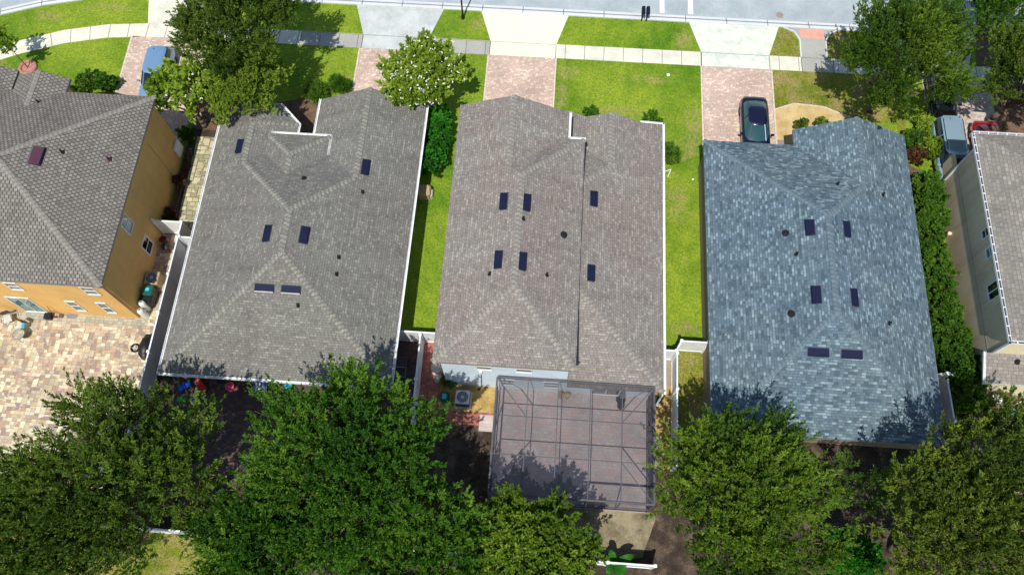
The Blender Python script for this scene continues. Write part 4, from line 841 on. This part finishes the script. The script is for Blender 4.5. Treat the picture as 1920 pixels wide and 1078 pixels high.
# ------------------------------------------------------------------ street furniture
lb_ = at(868, 35, 0); LP = thing('street_lamp', 'slim black street lamp post standing on the verge between two driveways', 'street lamp', lb_)
MB().lathe(lb_, [(.14, 0), (.12, .25), (.075, .4), (.065, 1.0), (.05, 4.6)], 10).build('post', M['black'], LP)
MB().lathe(lb_ + Vector((0, 0, 4.6)), [(.1, 0), (.2, .1), (.24, .5), (.28, .52), (.06, .75)], 10).build('lantern', M['black'], LP)
mb_ = at(1207, 42, 0)
for i, dx in enumerate((-.17, .17)):
    T = thing('mailbox', ['left black mailbox of the pair on the kerb verge', 'right black mailbox of the pair on the kerb verge'][i], 'mailbox', (mb_.x + dx, mb_.y + .1, 0), 'pair of kerbside mailboxes')
    x = mb_.x + dx; y = mb_.y + .1
    MB().bev(x - .045, x + .045, y - .045, y + .045, 0, 1.0, .01).build('post', M['black'], T)
    b = MB(); prof = [(-.14, 0), (.14, 0), (.14, .16)] + [(.14 * math.cos(t), .16 + .14 * math.sin(t)) for t in (.5, 1.05, 1.57, 2.1, 2.64)] + [(-.14, .16)]
    vs = [(x + q[0], y + yy, 1.0 + q[1]) for yy in (-.27, .27) for q in prof]; n_ = len(prof)
    b.add(vs, [tuple(range(n_)), tuple(reversed(range(n_, 2 * n_)))] + [(i_, (i_ + 1) % n_, n_ + (i_ + 1) % n_, n_ + i_) for i_ in range(n_)]).build('box', M['metal'], T)
    MB().box(x - .11, x + .11, y + .27, y + .285, 1.02, 1.25).build('door', M['grey'], T)
c = at(1253, 141, 0); single('sprinkler_box', MB().lathe(c, [(.13, 0), (.13, .04), (.1, .06)], 14), M['white'], 'small round white sprinkler cover in the front lawn', 'sprinkler')
c = at(1299, 337, 0); single('clean_out_cap', MB().lathe(c, [(.07, 0), (.07, .07), (.04, .09)], 12), M['white'], 'tiny white pipe cap in the side lawn by the blue grey roof', 'pipe cap')
c = at(1170, 217, .2); 
# ------------------------------------------------------------------ vehicles
def vehicle(name, label, cat, x, y, rz, paintm, L=4.7, Wd=1.9, H=1.65, kind='suv', glass='dglass', rail=False):
    T = thing(name, label, cat, (x, y, 0), 'parked vehicles', rz); hw = Wd / 2
    if kind == 'van': tops = [.80, 1.02, 1.06, 1.06, 1.05, 1.04, 1.0, .96, .88, .62]; gy = (-.47, .33); ty = (-.44, .14)
    elif kind == 'sedan': tops = [.72, .92, .95, .93, .92, .91, .88, .82, .74, .52]; gy = (-.41, .24); ty = (-.24, .05)
    else: tops = [.78, 1.0, 1.04, 1.03, 1.02, 1.0, .98, .93, .84, .6]; gy = (-.45, .26); ty = (-.38, .09)
    ys_ = [-.5, -.485, -.43, -.28, -.1, .1, .28, .41, .475, .5]; wf = [.66, .82, .94, 1, 1, 1, .985, .94, .82, .62]
    vs = []; fs = []; n_ = 13
    for y_, w_, t_ in zip(ys_, wf, tops):
        h = hw * w_; half = [(h * .86, .24), (h * .98, .42), (h, .62), (h * .985, t_ * .86), (h * .93, t_ * .96), (h * .7, t_), ]
        sec = half + [(0, t_ + .025)] + [(-a, b) for a, b in reversed(half)]
        vs += [(a, y_ * L, b) for a, b in sec]
    for k in range(len(ys_) - 1):
        for i in range(n_ - 1): fs.append((k * n_ + i + 1, k * n_ + i, (k + 1) * n_ + i, (k + 1) * n_ + i + 1))
        fs.append((k * n_, k * n_ + n_ - 1, (k + 1) * n_ + n_ - 1, (k + 1) * n_))
    fs += [tuple(range(n_)), tuple(reversed(range((len(ys_) - 1) * n_, len(ys_) * n_)))]
    body = MB().add(vs, fs).build('body', paintm, T, True, True)
    def ring(hx, y0, y1, z, c=.16, bow=.05):
        return [(-hx + c, y0 - bow * .4, z), (0, y0 - bow, z), (hx - c, y0 - bow * .4, z), (hx, y0 + c, z), (hx * 1.01, (y0 + y1) / 2, z), (hx, y1 - c, z), (hx - c, y1 + bow, z), (0, y1 + bow * 2, z), (-hx + c, y1 + bow, z), (-hx, y1 - c, z), (-hx * 1.01, (y0 + y1) / 2, z), (-hx, y0 + c, z)]
    bz = tops[4] - .02; kb_, kt_ = (.84, .64) if kind == 'sedan' else (.9, .74)
    r0 = ring(hw * kb_, gy[0] * L, gy[1] * L, bz, .2, .12); r1 = ring(hw * kt_, ty[0] * L, ty[1] * L, H - .05, .2, .07)
    n_ = 12; v = r0 + r1; MB().add(v, [(i, (i + 1) % n_, n_ + (i + 1) % n_, n_ + i) for i in range(n_)] + [tuple(range(n_, 2 * n_))]).build('windows', M[glass], T, True, True)
    q0 = ring(hw * (kt_ + .015), ty[0] * L - .03, ty[1] * L + .03, H - .065, .2, .07); q1 = ring(hw * (kt_ - .04), ty[0] * L + .03, ty[1] * L - .04, H - .012, .2, .07); q2 = ring(hw * .4, ty[0] * L * .75, ty[1] * L * .7, H + .01, .1, .02)
    MB().add(q0 + q1 + q2, [(i, (i + 1) % n_, n_ + (i + 1) % n_, n_ + i) for i in range(n_)] + [(n_ + i, n_ + (i + 1) % n_, 2 * n_ + (i + 1) % n_, 2 * n_ + i) for i in range(n_)] + [tuple(range(2 * n_, 3 * n_))]).build('roof', paintm, T, True, True)
    for sx in (-1, 1):
        for b0, b1 in ((r0[6 if sx > 0 else 8], r1[6 if sx > 0 else 8]), (r0[2 if sx > 0 else 0], r1[2 if sx > 0 else 0])): MB().tube(Vector(b0), Vector(b1), .035, n=6).build('pillar', paintm, T, False, True)
        ym = (ty[0] + ty[1]) / 2 * L; MB().tube((sx * hw * (kb_ + .015), ym, bz), (sx * hw * (kt_ + .015), ym, H - .05), .035, n=6).build('pillar', paintm, T, False, True)
    for sx in (-1, 1):
        m_ = MB(); m_.bev(min(sx * (hw * .95), sx * (hw + .2)), max(sx * (hw * .95), sx * (hw + .2)), gy[1] * L - .38, gy[1] * L - .26, bz + .0, bz + .16, .03); m_.build('mirror', paintm, T, False, True)
        for sy in (-.31, .30):
            wp = Vector((sx * (hw - .11), sy * L, .34)); wb = MB().torus(wp, .25, .1, 'x', 18, 8); wo = wb.build('wheel', M['rubber'], T, True, True)
            hb_ = MB().tube(wp - Vector((.06, 0, 0)), wp + Vector((.06, 0, 0)), .2, n=14); hb_.build('rim', M['grey'], wo, False, True)
        MB().bev(min(sx * hw * .5, sx * hw * .82), max(sx * hw * .5, sx * hw * .82), .455 * L, .478 * L, .58, .74, .03).build('headlight', M['acw'], T, False, True)
        MB().bev(min(sx * hw * .55, sx * hw * .76), max(sx * hw * .55, sx * hw * .76), -.486 * L, -.46 * L, .66, .80, .03).build('tail_light', M['redp'], T, False, True)
        if rail:
            MB().path([Vector((sx * hw * .66, ty[0] * L + .2, H + .0)), Vector((sx * hw * .66, ty[0] * L + .3, H + .05)), Vector((sx * hw * .66, ty[1] * L - .35, H + .05)), Vector((sx * hw * .66, ty[1] * L - .25, H + .0))], .018).build('roof_rail', M['black'], T, False, True)
    MB().box(-.26, .26, -.503 * L, -.495 * L, .5, .62).build('number_plate', M['white'], T, False, True)
    MB().tube((.18, ty[0] * L + .25, H), (.18, ty[0] * L + .22, H + .1), .03, .01, 6).build('antenna', M['black'], T, False, True)
    return T
CP = dict(sky=carpaint('paint_sky_silver', (.24, .43, .66)), navy=carpaint('paint_navy', (.012, .014, .045)), silver=carpaint('paint_silver', (.38, .54, .68)), black=carpaint('paint_black', (.010, .010, .012)), red=carpaint('paint_red', (.42, .01, .03)))
c1_ = at(286, 108, 1.2); vehicle('parked_car', 'pale blue hatchback on the driveway beside the ochre house, half under the blossoming tree', 'car', at(283, 130, 1.6).x, at(286, 126, 1.5).y, math.pi + .03, CP['sky'], 4.6, 1.85, 1.6, 'suv')
q = at(1421, 215, 1.4); vehicle('parked_car', 'dark navy car parked nose in against the blue grey roofed house', 'car', q.x, q.y - .5, math.pi, CP['navy'], 4.75, 1.94, 1.48, 'sedan', 'tglass')
q = at(1792, 262, 1.7); vehicle('parked_van', 'silver minivan parked beside the beige house corner', 'minivan', q.x, q.y - .35, math.pi, CP['silver'], 5.0, 1.98, 1.75, 'van', rail=True)
q = at(1775, 200, .9); vehicle('parked_car', 'glossy black car half hidden under the oak behind the minivan', 'car', q.x - .05, q.y + 1.0, math.pi - .05, CP['black'], 4.7, 1.85, 1.45, 'sedan')
vehicle('parked_car', 'red car with only its rear showing past the beige house roof', 'car', 30.3, 32.0, math.pi, CP['red'], 4.6, 1.85, 1.45, 'sedan')
# ------------------------------------------------------------------ yard objects
def condenser(label, c, s=.42, h=.75, base=None, mat='acw'):
    T = thing('air_conditioner', label, 'air conditioner', c)
    x, y = c.x, c.y
    MB().bev(x - s - .1, x + s + .1, y - s - .12, y + s + .1, 0, .1, .02).build('pad', M['stone'], T)
    MB().bev(x - s, x + s, y - s, y + s, .1, h, .05).build('casing', M['navy'] if mat == 'acw' else M[mat], T)
    MB().bev(x - s - .01, x + s + .01, y - s - .01, y + s + .01, h - .02, h + .07, .05).build('top_panel', M[mat], T)
    gl = MB().lathe((x, y, h + .071), [(s * .84, 0), (s * .84, .006)], 24); gr = gl.build('fan_opening', M['navy'], T)
    gb = MB()
    for r in (.2, .4, .6, .8): gb.torus((x, y, h + .09), s * r, .008, n=24, k=4)
    for i in range(6): t = i * math.pi / 6; gb.path([(x - math.cos(t) * s * .84, y - math.sin(t) * s * .84, h + .09), (x + math.cos(t) * s * .84, y + math.sin(t) * s * .84, h + .09)], .008, 4)
    gb.lathe((x, y, h + .08), [(.1, 0), (.08, .03)], 12); gb.build('fan_grille', M['acw'], T)
    return T
condenser('square air conditioner with round fan grille behind the pale blue wall', at(867, 744, .8))
condenser('tan air conditioner beside the ochre side wall', at(285, 521, .8), .44, .8, mat='tan')
c = at(833, 743, .35); T = thing('pool_heater', 'small dark teal pump housing with pale lid beside the air conditioner', 'pump', (c.x, c.y, 0))
MB().bev(c.x - .28, c.x + .28, c.y - .28, c.y + .28, 0, .4, .09).build('housing', M['bin'], T); MB().bev(c.x - .13, c.x + .13, c.y - .17, c.y + .17, .4, .46, .04).build('lid', M['cyanp'], T)
MB().path([(c.x + .3, c.y - .35, .05), (c.x + .65, c.y - .4, .05), (c.x + .68, c.y - .1, .05)], .03).build('pipe', M['black'], T)
c = at(797, 358, .6); T = thing('utility_cabinet', 'tan utility cabinet against the right wall of the grey green roofed house', 'cabinet', (c.x, c.y, 0))
MB().bev(c.x - .5, c.x + .38, c.y - .4, c.y + .4, 0, .85, .12).build('body', M['tan'], T); MB().bev(c.x - .1, c.x + .5, c.y - .3, c.y + .3, 0, .5, .1).build('side_cover', M['stone'], T)
c = at(278, 545, .9); T = thing('wheelie_bin', 'black wheeled bin with green lid beside the tan air conditioner', 'bin', (c.x, c.y, 0), 'bins beside the ochre wall')
MB().bev(c.x - .3, c.x + .3, c.y - .32, c.y + .32, .05, .98, .05).build('body', M['black'], T); MB().bev(c.x - .33, c.x + .33, c.y - .36, c.y + .34, .98, 1.06, .05).build('lid', M['bin'], T); MB().box(c.x - .12, c.x + .12, c.y - .08, c.y + .14, 1.06, 1.085).build('sticker', M['cyanp'], T)
c = at(274, 562, .7); T = thing('wheelie_bin', 'all black bin standing next to the white gas tanks', 'bin', (c.x, c.y, 0), 'bins beside the ochre wall')
MB().bev(c.x - .36, c.x + .36, c.y - .3, c.y + .3, .05, .75, .06).build('body', M['black'], T); MB().bev(c.x - .38, c.x + .38, c.y - .33, c.y + .33, .75, .84, .06).build('lid', M['black'], T)
for i, (px, py) in enumerate(((272, 574), (269, 588))):
    c = at(px, py, .5); T = thing('gas_tank', ['white gas tank nearer the black bin', 'white gas tank at the corner of the ochre house'][i], 'gas tank', (c.x, c.y, 0), 'pair of white gas tanks')
    MB().lathe((c.x, c.y, 0), [(.19, .02), (.2, .1), (.2, .95), (.17, 1.08), (.08, 1.15)], 18).build('tank', M['tank'], T, True); MB().lathe((c.x, c.y, 1.14), [(.06, 0), (.06, .08), (.03, .1)], 10).build('valve', M['grey'], T)
c = at(309, 452, .5); single('red_pot', MB().lathe((c.x - .15, c.y + .1, 0), [(.16, 0), (.24, .5), (.26, .55), (.2, .55), (.18, .4)], 16), M['darkred'], 'dark red pot against the ochre side wall behind the gate', 'pot')
c = at(313, 461, .5); single('kettle_grill', MB().lathe((c.x, c.y - .1, 0), [(.05, 0), (.05, .4), (.2, .45), (.28, .6), (.27, .75), (.12, .86)], 16).tube((c.x - .2, c.y - .3, 0), (c.x, c.y - .1, .5), .02).tube((c.x + .2, c.y - .3, 0), (c.x, c.y - .1, .5), .02), M['black'], 'round black kettle grill beside the red pot', 'grill')
c = at(273, 648, .7); T = thing('covered_grill', 'long black covered grill against the white fence on the paver patio', 'grill', (c.x, c.y, 0))
b = MB(); s_ = []
for yy, hw_, zz in ((-.75, .22, .7), (-.6, .34, .9), (-.1, .36, 1.0), (.35, .3, .95), (.55, .28, .8), (.8, .3, .6)):
    s_ += [(c.x + a * hw_, c.y + yy, z_) for a, z_ in ((-1, .05), (-1.02, zz * .6), (-.8, zz * .93), (0, zz), (.8, zz * .93), (1.02, zz * .6), (1, .05))]
b.add(s_, [(k * 7 + i, k * 7 + i + 1, (k + 1) * 7 + i + 1, (k + 1) * 7 + i) for k in range(5) for i in range(6)] + [tuple(range(7)), tuple(range(35, 42))]); b.build('cover', M['black'], T, True)
MB().box(c.x - .15, c.x + .33, c.y - .55, c.y + .5, .0, .3).build('frame', M['black'], T)
c = at(253, 652, .1); single('spoked_wheel', MB().torus((c.x, c.y, .08), .24, .06, n=22, k=8).tube((c.x - .22, c.y, .1), (c.x + .22, c.y, .1), .02, mi=1).tube((c.x, c.y - .22, .1), (c.x, c.y + .22, .1), .02, mi=1).lathe((c.x, c.y, .05), [(.07, 0), (.06, .08)], 12, mi=1), [M['rubber'], M['acw']], 'black wheel with pale spokes lying on the paver patio', 'wheel')
def chair(label, px, py, rz, seat='skin', back='brown', z=.45, group='patio chairs by the sliding door'):
    c = at(px, py, z); T = thing('patio_chair', label, 'chair', (c.x, c.y, 0), group, rz)
    MB().bev(-.26, .26, -.26, .26, .4, .47, .03).build('seat', M[seat], T, False, True)
    b = MB(); b.obox(Vector((0, .31, .72)), Vector((1, 0, 0)), Vector((0, .97, .24)).normalized(), Vector((0, -.24, .97)).normalized(), .26, .025, .3); b.build('backrest', M[back], T, False, True)
    for sx in (-1, 1):
        for sy in (-1, 1): MB().tube((sx * .24, sy * .24, .42), (sx * .29, sy * .3, 0), .014, n=6).build('leg', M['frame'], T, False, True)
        MB().path([(sx * .28, .28, .64), (sx * .3, -.22, .62), (sx * .28, -.26, .44)], .014).build('armrest', M['frame'], T, False, True)
    return T
chair('patio chair with white cushion nearest the sliding door', 14, 597, .5)
chair('patio chair with dark red back beside the round glass table', 38, 612, -.35)
c = at(43, 609, .55); single('folded_towel', MB().bev(c.x - .13, c.x + .1, c.y - .16, c.y + .14, .49, .54, .02), M['cyanp'], 'folded blue towel on the dark backed patio chair', 'towel')
c = at(35, 626, .6); T = thing('glass_table', 'small round glass patio table on thin metal legs', 'table', (c.x, c.y, 0))
MB().torus((c.x, c.y, .6), .36, .018, n=24).build('rim', M['frame'], T); MB().lathe((c.x, c.y, .6), [(.35, 0), (.35, .008)], 24).build('tabletop', M['band'], T)
for i in range(3): t = i * 2.1 + .4; MB().tube((c.x + .3 * math.cos(t), c.y + .3 * math.sin(t), .6), (c.x + .4 * math.cos(t + .3), c.y + .4 * math.sin(t + .3), 0), .014, n=6).build('leg', M['frame'], T)
c = at(89, 592, .3); single('storage_cube', MB().bev(c.x - .23, c.x + .23, c.y - .2, c.y + .2, 0, .35, .03).box(c.x - .2, c.x + .2, c.y - .17, c.y + .17, .35, .36), M['black'], 'black square box beside the sliding door of the ochre house', 'box')
c = at(104, 595, 0); single('long_broom', MB().tube(c + Vector((0, 0, .1)), at_y(88, 574, 16.2), .016).bev(c.x - .15, c.x + .15, c.y - .05, c.y + .05, 0, .14, .02), M['darkred'], 'broom leaning against the ochre rear wall', 'broom')
c = at(115, 592, .05); single('dustpan', MB().bev(c.x - .16, c.x + .16, c.y - .13, c.y + .13, 0, .08, .02).tube((c.x, c.y + .1, .06), (c.x - .3, 16.2, .75), .014).box(c.x - .12, c.x + .12, c.y - .1, c.y + .06, .08, .09), M['brown'], 'long handled dustpan beside the leaning broom', 'dustpan')
c = at(135, 592, .03); single('door_mat', MB().prism([(c.x + .38 * math.cos(i * .5236), c.y + .2 * math.sin(i * .5236)) for i in range(12)], .02, .045), M['grey'], 'grey oval mat on the pavers below the ochre wall', 'mat')
# side yard of the ochre house
c = at(356, 296, .4); T = thing('bicycle', 'black bicycle leaning in the narrow side yard by the ochre wall', 'bicycle', (c.x, c.y, 0))
for yy in (-.52, .52): MB().torus((c.x, c.y + yy, .34), .31, .03, 'x', 22, 6).build('wheel', M['rubber'], T)
MB().path([(c.x, c.y - .52, .34), (c.x, c.y - .15, .34), (c.x, c.y + .35, .75), (c.x, c.y + .52, .34)], .022).path([(c.x, c.y - .15, .34), (c.x, c.y - .25, .8), (c.x, c.y + .35, .75)], .022).build('frame', M['black'], T)
MB().bev(c.x - .07, c.x + .07, c.y - .38, c.y - .14, .82, .88, .02).build('saddle', M['black'], T); MB().tube((c.x - .28, c.y + .38, .95), (c.x + .28, c.y + .38, .95), .018).tube((c.x, c.y + .36, .75), (c.x, c.y + .38, .95), .018).build('handlebar', M['black'], T)
c = at(343, 283, .6); single('electric_meter_box', MB().bev(-25.1, -24.9, c.y - .5, c.y + .35, .6, 1.5, .03), M['trim'], 'white box on the ochre side wall near the bicycle', 'meter box')
for i, dx in enumerate((-24.85, -24.55)): single('timber_rail', MB().bev(dx - .05, dx + .05, 22.9, 26.6 - i * .4, .01, .09, .01), M['brown'], ['brown timber rail nearest the ochre wall', 'brown timber rail nearest the yellow pavers'][i], 'timber', 'timber rails in the side yard')
shrub('dark bare looking shrub between the timber rails and bicycle', 338, 340, .4, .5, 'redl', 95, n=90, leaf=(.12, .03), group='side yard shrubs')
shrub('dry thin shrub behind the white side gate', 322, 405, .4, .5, 'redl', 96, n=80, leaf=(.12, .03), group='side yard shrubs')
shrub('dark shrub below the blossoming tree in the side yard', 350, 258, .5, .7, 'green', 97, n=200, group='side yard shrubs')
# toys and furniture on the shaded rear patio
T = thing('toy_slide', 'blue and green plastic toddler slide under the rear eave', 'toy slide', at(350, 727, 0)); c = at(350, 727, 0)
MB().obox(c + Vector((0, 0, .35)), Vector((1, .5, .5)).normalized(), Vector((-.45, .9, 0)).normalized(), Vector((-.4, -.2, .9)).normalized(), .42, .18, .04).build('chute', M['bluep'], T)
MB().tube(c + Vector((-.45, -.15, 0)), c + Vector((-.35, .3, .6)), .04).tube(c + Vector((.3, .0, 0)), c + Vector((.3, .35, .7)), .04).build('frame', M['greenp'], T)
c = at(376, 722, .3); T = thing('toy_ride_on', 'red plastic ride on toy next to the blue slide', 'toy car', (c.x, c.y, 0))
MB().obox(Vector((c.x, c.y, .3)), Vector((.75, -.65, 0)).normalized(), Vector((.65, .75, 0)).normalized(), Vector((0, 0, 1)), .42, .19, .14).build('body', M['redp'], T)
for k in (-.3, .3): MB().torus((c.x + k * .75, c.y - k * .65, .14), .1, .05, 'x', 14, 6).build('wheel', M['black'], T)
MB().torus((c.x - .15, c.y + .1, .55), .12, .018).build('steering_wheel', M['trim'], T)
c = at(431, 724, .3); single('toy_stool', MB().lathe((c.x, c.y, 0), [(.28, 0), (.2, .3), (.28, .33), (.28, .38), (.1, .4)], 14), M['pinkp'], 'pink plastic toy table under the rear gutter', 'toy table')
c = at(487, 722, .4); T = thing('striped_deck_chair', 'blue and white striped deck chair at the edge of the rear patio', 'chair', (c.x, c.y, 0))
for i in range(7): MB().obox(Vector((c.x - .3 + i * .1, c.y, .4)), Vector((1, 0, 0)), Vector((0, 1, .3)).normalized(), Vector((0, -.3, 1)).normalized(), .05, .36, .012).build('stripe', M['white' if i % 2 else 'bluep'], T)
MB().path([(c.x - .36, c.y - .36, 0), (c.x - .36, c.y + .3, .5)], .02).path([(c.x + .36, c.y - .36, 0), (c.x + .36, c.y + .3, .5)], .02).path([(c.x - .36, c.y + .36, 0), (c.x - .36, c.y - .36, .3)], .02).path([(c.x + .36, c.y + .36, 0), (c.x + .36, c.y - .36, .3)], .02).build('frame', M['white'], T)
c = at(517, 724, .2); single('dried_wreath', MB().torus((c.x, c.y, .12), .22, .09, n=16, k=6), M['straw'], 'brown and gold wreath on the rear patio beside the striped chair', 'wreath')
c = at(541, 726, .3); single('glass_side_table', MB().lathe((c.x, c.y, 0), [(.05, 0), (.04, .45), (.25, .46), (.25, .48)], 16), M['cyanp'], 'small pale blue side table half hidden by the tree', 'table')
c = at(492, 746, .1); single('white_ball', MB().lathe((c.x, c.y, .12), [(.02, -.12), (.09, -.08), (.12, 0), (.09, .08), (.02, .12)], 12), M['white'], 'white ball on the dark rear patio', 'ball', smooth=True)
c = at(340, 748, .2); single('toy_scooter', MB().bev(c.x - .3, c.x + .3, c.y - .12, c.y + .12, .08, .2, .03).tube((c.x + .25, c.y, .15), (c.x + .3, c.y, .7), .03).tube((c.x + .3, c.y - .2, .7), (c.x + .3, c.y + .2, .7), .025), M['greenp'], 'bright green toy scooter near the tree edge', 'toy scooter')
c = at(366, 751, .2); single('toy_bucket', MB().lathe((c.x, c.y, 0), [(.14, 0), (.2, .32), (.18, .32), (.12, .05)], 14), M['bluep'], 'deep blue toy bucket in the shade of the tree', 'bucket')
c = at(412, 712, .2); single('coiled_hose', MB().torus((c.x, c.y, .04), .25, .03, n=20).torus((c.x, c.y, .09), .22, .03, n=20), M['bin'], 'dark green coiled hose below the rear gutter', 'hose')
# metal furniture between the fences
for i, (px, py) in enumerate(((752, 678), (750, 697), (756, 712))):
    c = at(px, py, .6); T = thing('metal_chair', ['upper slatted black metal chair beside the white fence', 'middle black metal frame chair in the narrow yard', 'lower dark metal chair near the tree in the narrow yard'][i], 'chair', (c.x, c.y, 0), 'metal furniture in the narrow yard')
    b = MB().path([(c.x - .35, c.y - .3, .6), (c.x + .35, c.y - .3, .6), (c.x + .35, c.y + .3, .6), (c.x - .35, c.y + .3, .6), (c.x - .35, c.y - .3, .6)], .03)
    for sx in (-.35, .35):
        for sy in (-.3, .3): b.tube((c.x + sx, c.y + sy, .02), (c.x + sx, c.y + sy, .62), .025)
    b.build('frame', M['grey' if i == 1 else 'frame'], T); sb = MB()
    for k in range(6): sb.box(c.x - .33 + k * .115, c.x - .27 + k * .115, c.y - .28, c.y + .28, .4, .43)
    sb.build('slats', M['frame'], T)
for i, px in enumerate((1052, 1064)): c = at(px, 741, .45); T = thing('planter_pot', ['left round planter pot inside the pool cage', 'right round planter pot inside the pool cage'][i], 'pot', (c.x, c.y, 0), 'pots inside the pool cage'); MB().lathe((c.x, c.y, .06), [(.13, 0), (.19, .38), (.2, .42), (.16, .42), (.15, .36), (.02, .36)], 16).build('pot', M['pot'], T); MB().lathe((c.x, c.y, .42), [(.14, 0), (.12, .03), (.02, .05)], 14).build('soil', M['straw'], T)
c = at(1167, 742, .9); T = thing('closed_parasol', 'closed grey parasol standing inside the pool cage', 'parasol', (c.x, c.y, .06)); MB().lathe((c.x, c.y, .06), [(.3, 0), (.3, .06), (.03, .1), (.03, .8)], 16).build('base', M['black'], T); MB().lathe((c.x, c.y, .8), [(.16, 0), (.19, .15), (.08, 1.0), (.02, 1.1)], 12).build('canopy', M['grey'], T)
c = at(1164, 760, .3); single('round_stool', MB().lathe((c.x, c.y, .06), [(.2, 0), (.22, .4), (.2, .44)], 16), M['black'], 'dark round stool below the parasol in the pool cage', 'stool')
c = at(1235, 747, .5); single('pool_pump', MB().bev(c.x - .22, c.x + .22, c.y - .16, c.y + .16, .05, .45, .05).lathe((c.x + .2, c.y + .05, .45), [(.12, 0), (.12, .1)], 12), M['black'], 'black pump beside the rear corner of the pool cage', 'pump')
c = at(1236, 744, .55); 
single('drain_pipe', MB().path([at(1262, 745, .3), at(1272, 730, .6)], .035).path([at(1246, 322, .15), at(1258, 318, .1), at(1252, 332, .05)], .03), M['white'], 'white elbow pipe beside the right wall of the taupe roofed house', 'pipe')
c = at(899, 727, .3); single('small_spade', MB().tube((c.x, c.y, .05), (c.x + .55, c.y + .45, .8), .018).bev(c.x - .12, c.x + .06, c.y - .08, c.y + .08, .02, .06, .01), M['black'], 'dark handled spade leaning by the air conditioner', 'spade')
c = at(820, 690, .2); single('boulder_pair', MB().lathe((c.x, c.y, 0), [(.42, 0), (.45, .15), (.35, .35), (.1, .42)], 9).lathe((c.x + .1, c.y - .6, 0), [(.3, 0), (.3, .12), (.2, .25), (.05, .3)], 8), M['stone'], 'tan stones at the corner of the pale blue wall', 'stones')
shrub('thin dry shrub against the pale blue wall left of the air conditioner', 845, 715, .5, .5, 'dark', 98, n=60, leaf=(.16, .03), group='pale blue wall shrubs')
# right yard
c = at(1753, 381, .6); single('white_planter', MB().lathe((c.x, c.y, 0), [(.2, 0), (.26, .5), (.3, .55), (.24, .55)], 14), M['white'], 'white planter in the gap of the hedge', 'planter')
c = at(1762, 486, 1.5); single('white_hose_reel', MB().bev(c.x - .35, c.x + .3, c.y - .1, c.y + .1, .02, 1.75, .06), M['trim'], 'white board standing up between the hedge clumps', 'board')
c = at(1781, 437, .9); single('garden_light', MB().lathe((c.x, c.y, 0), [(.05, 0), (.05, .7), (.12, .75), (.13, .9), (.05, .97)], 12), M['cream'], 'cream garden light at the edge of the hedge', 'garden light')
c = at(1898, 774, .3); single('blue_bucket', MB().lathe((c.x, c.y, 0), [(.22, 0), (.3, .45), (.28, .45), (.2, .05)], 16), M['cyanp'], 'bright cyan tub in the yard at the right edge', 'tub')
c = at(1868, 748, .5); single('white_bowl_table', MB().lathe((c.x, c.y, 0), [(.06, 0), (.05, .5), (.25, .55), (.3, .6)], 14), M['white'], 'round white table by the dark chairs at right', 'table')
c = at(1860, 738, .5); single('folded_lounger', MB().obox(Vector((c.x, c.y, .35)), Vector((.4, -.9, 0)).normalized(), Vector((.9, .4, 0)).normalized(), Vector((0, 0, 1)), .45, .18, .06).tube((c.x, c.y - .3, 0), (c.x, c.y - .3, .3), .03).tube((c.x, c.y + .3, 0), (c.x, c.y + .3, .3), .03), M['navy'], 'dark lounger beside the round white table', 'lounger')
chair('brown patio chair under the low rear roof', 1850, 733, .4, 'brown', 'brown', group='chairs in the right yard')
chair('brown chair beside the standing mat at right', 1876, 735, -.4, 'brown', 'brown', group='chairs in the right yard')
c = at(1891, 740, .4); single('standing_mat', MB().bev(c.x - .2, c.x + .2, c.y - .5, c.y + .45, .4, .48, .02).box(c.x - .17, c.x + .17, c.y - .45, c.y + .4, 0, .4), M['brown'], 'brown bench with flat top right of the chairs', 'bench')
single('timber_beam', MB().obox(at(1910, 757, .1), (at(1930, 750, .1) - at(1905, 765, .1)).normalized(), Vector((0, 0, 1)).cross((at(1930, 750, .1) - at(1905, 765, .1)).normalized()), Vector((0, 0, 1)), .7, .07, .05), M['cream'], 'pale timber beam lying by the cyan tub', 'timber')
struct('right_yard_ground', MB().prism([(26.8, 9), (40, 9), (40, 16.4), (26.8, 16.4), (26.4, 13.5)], -.05, .014), M['sand'])
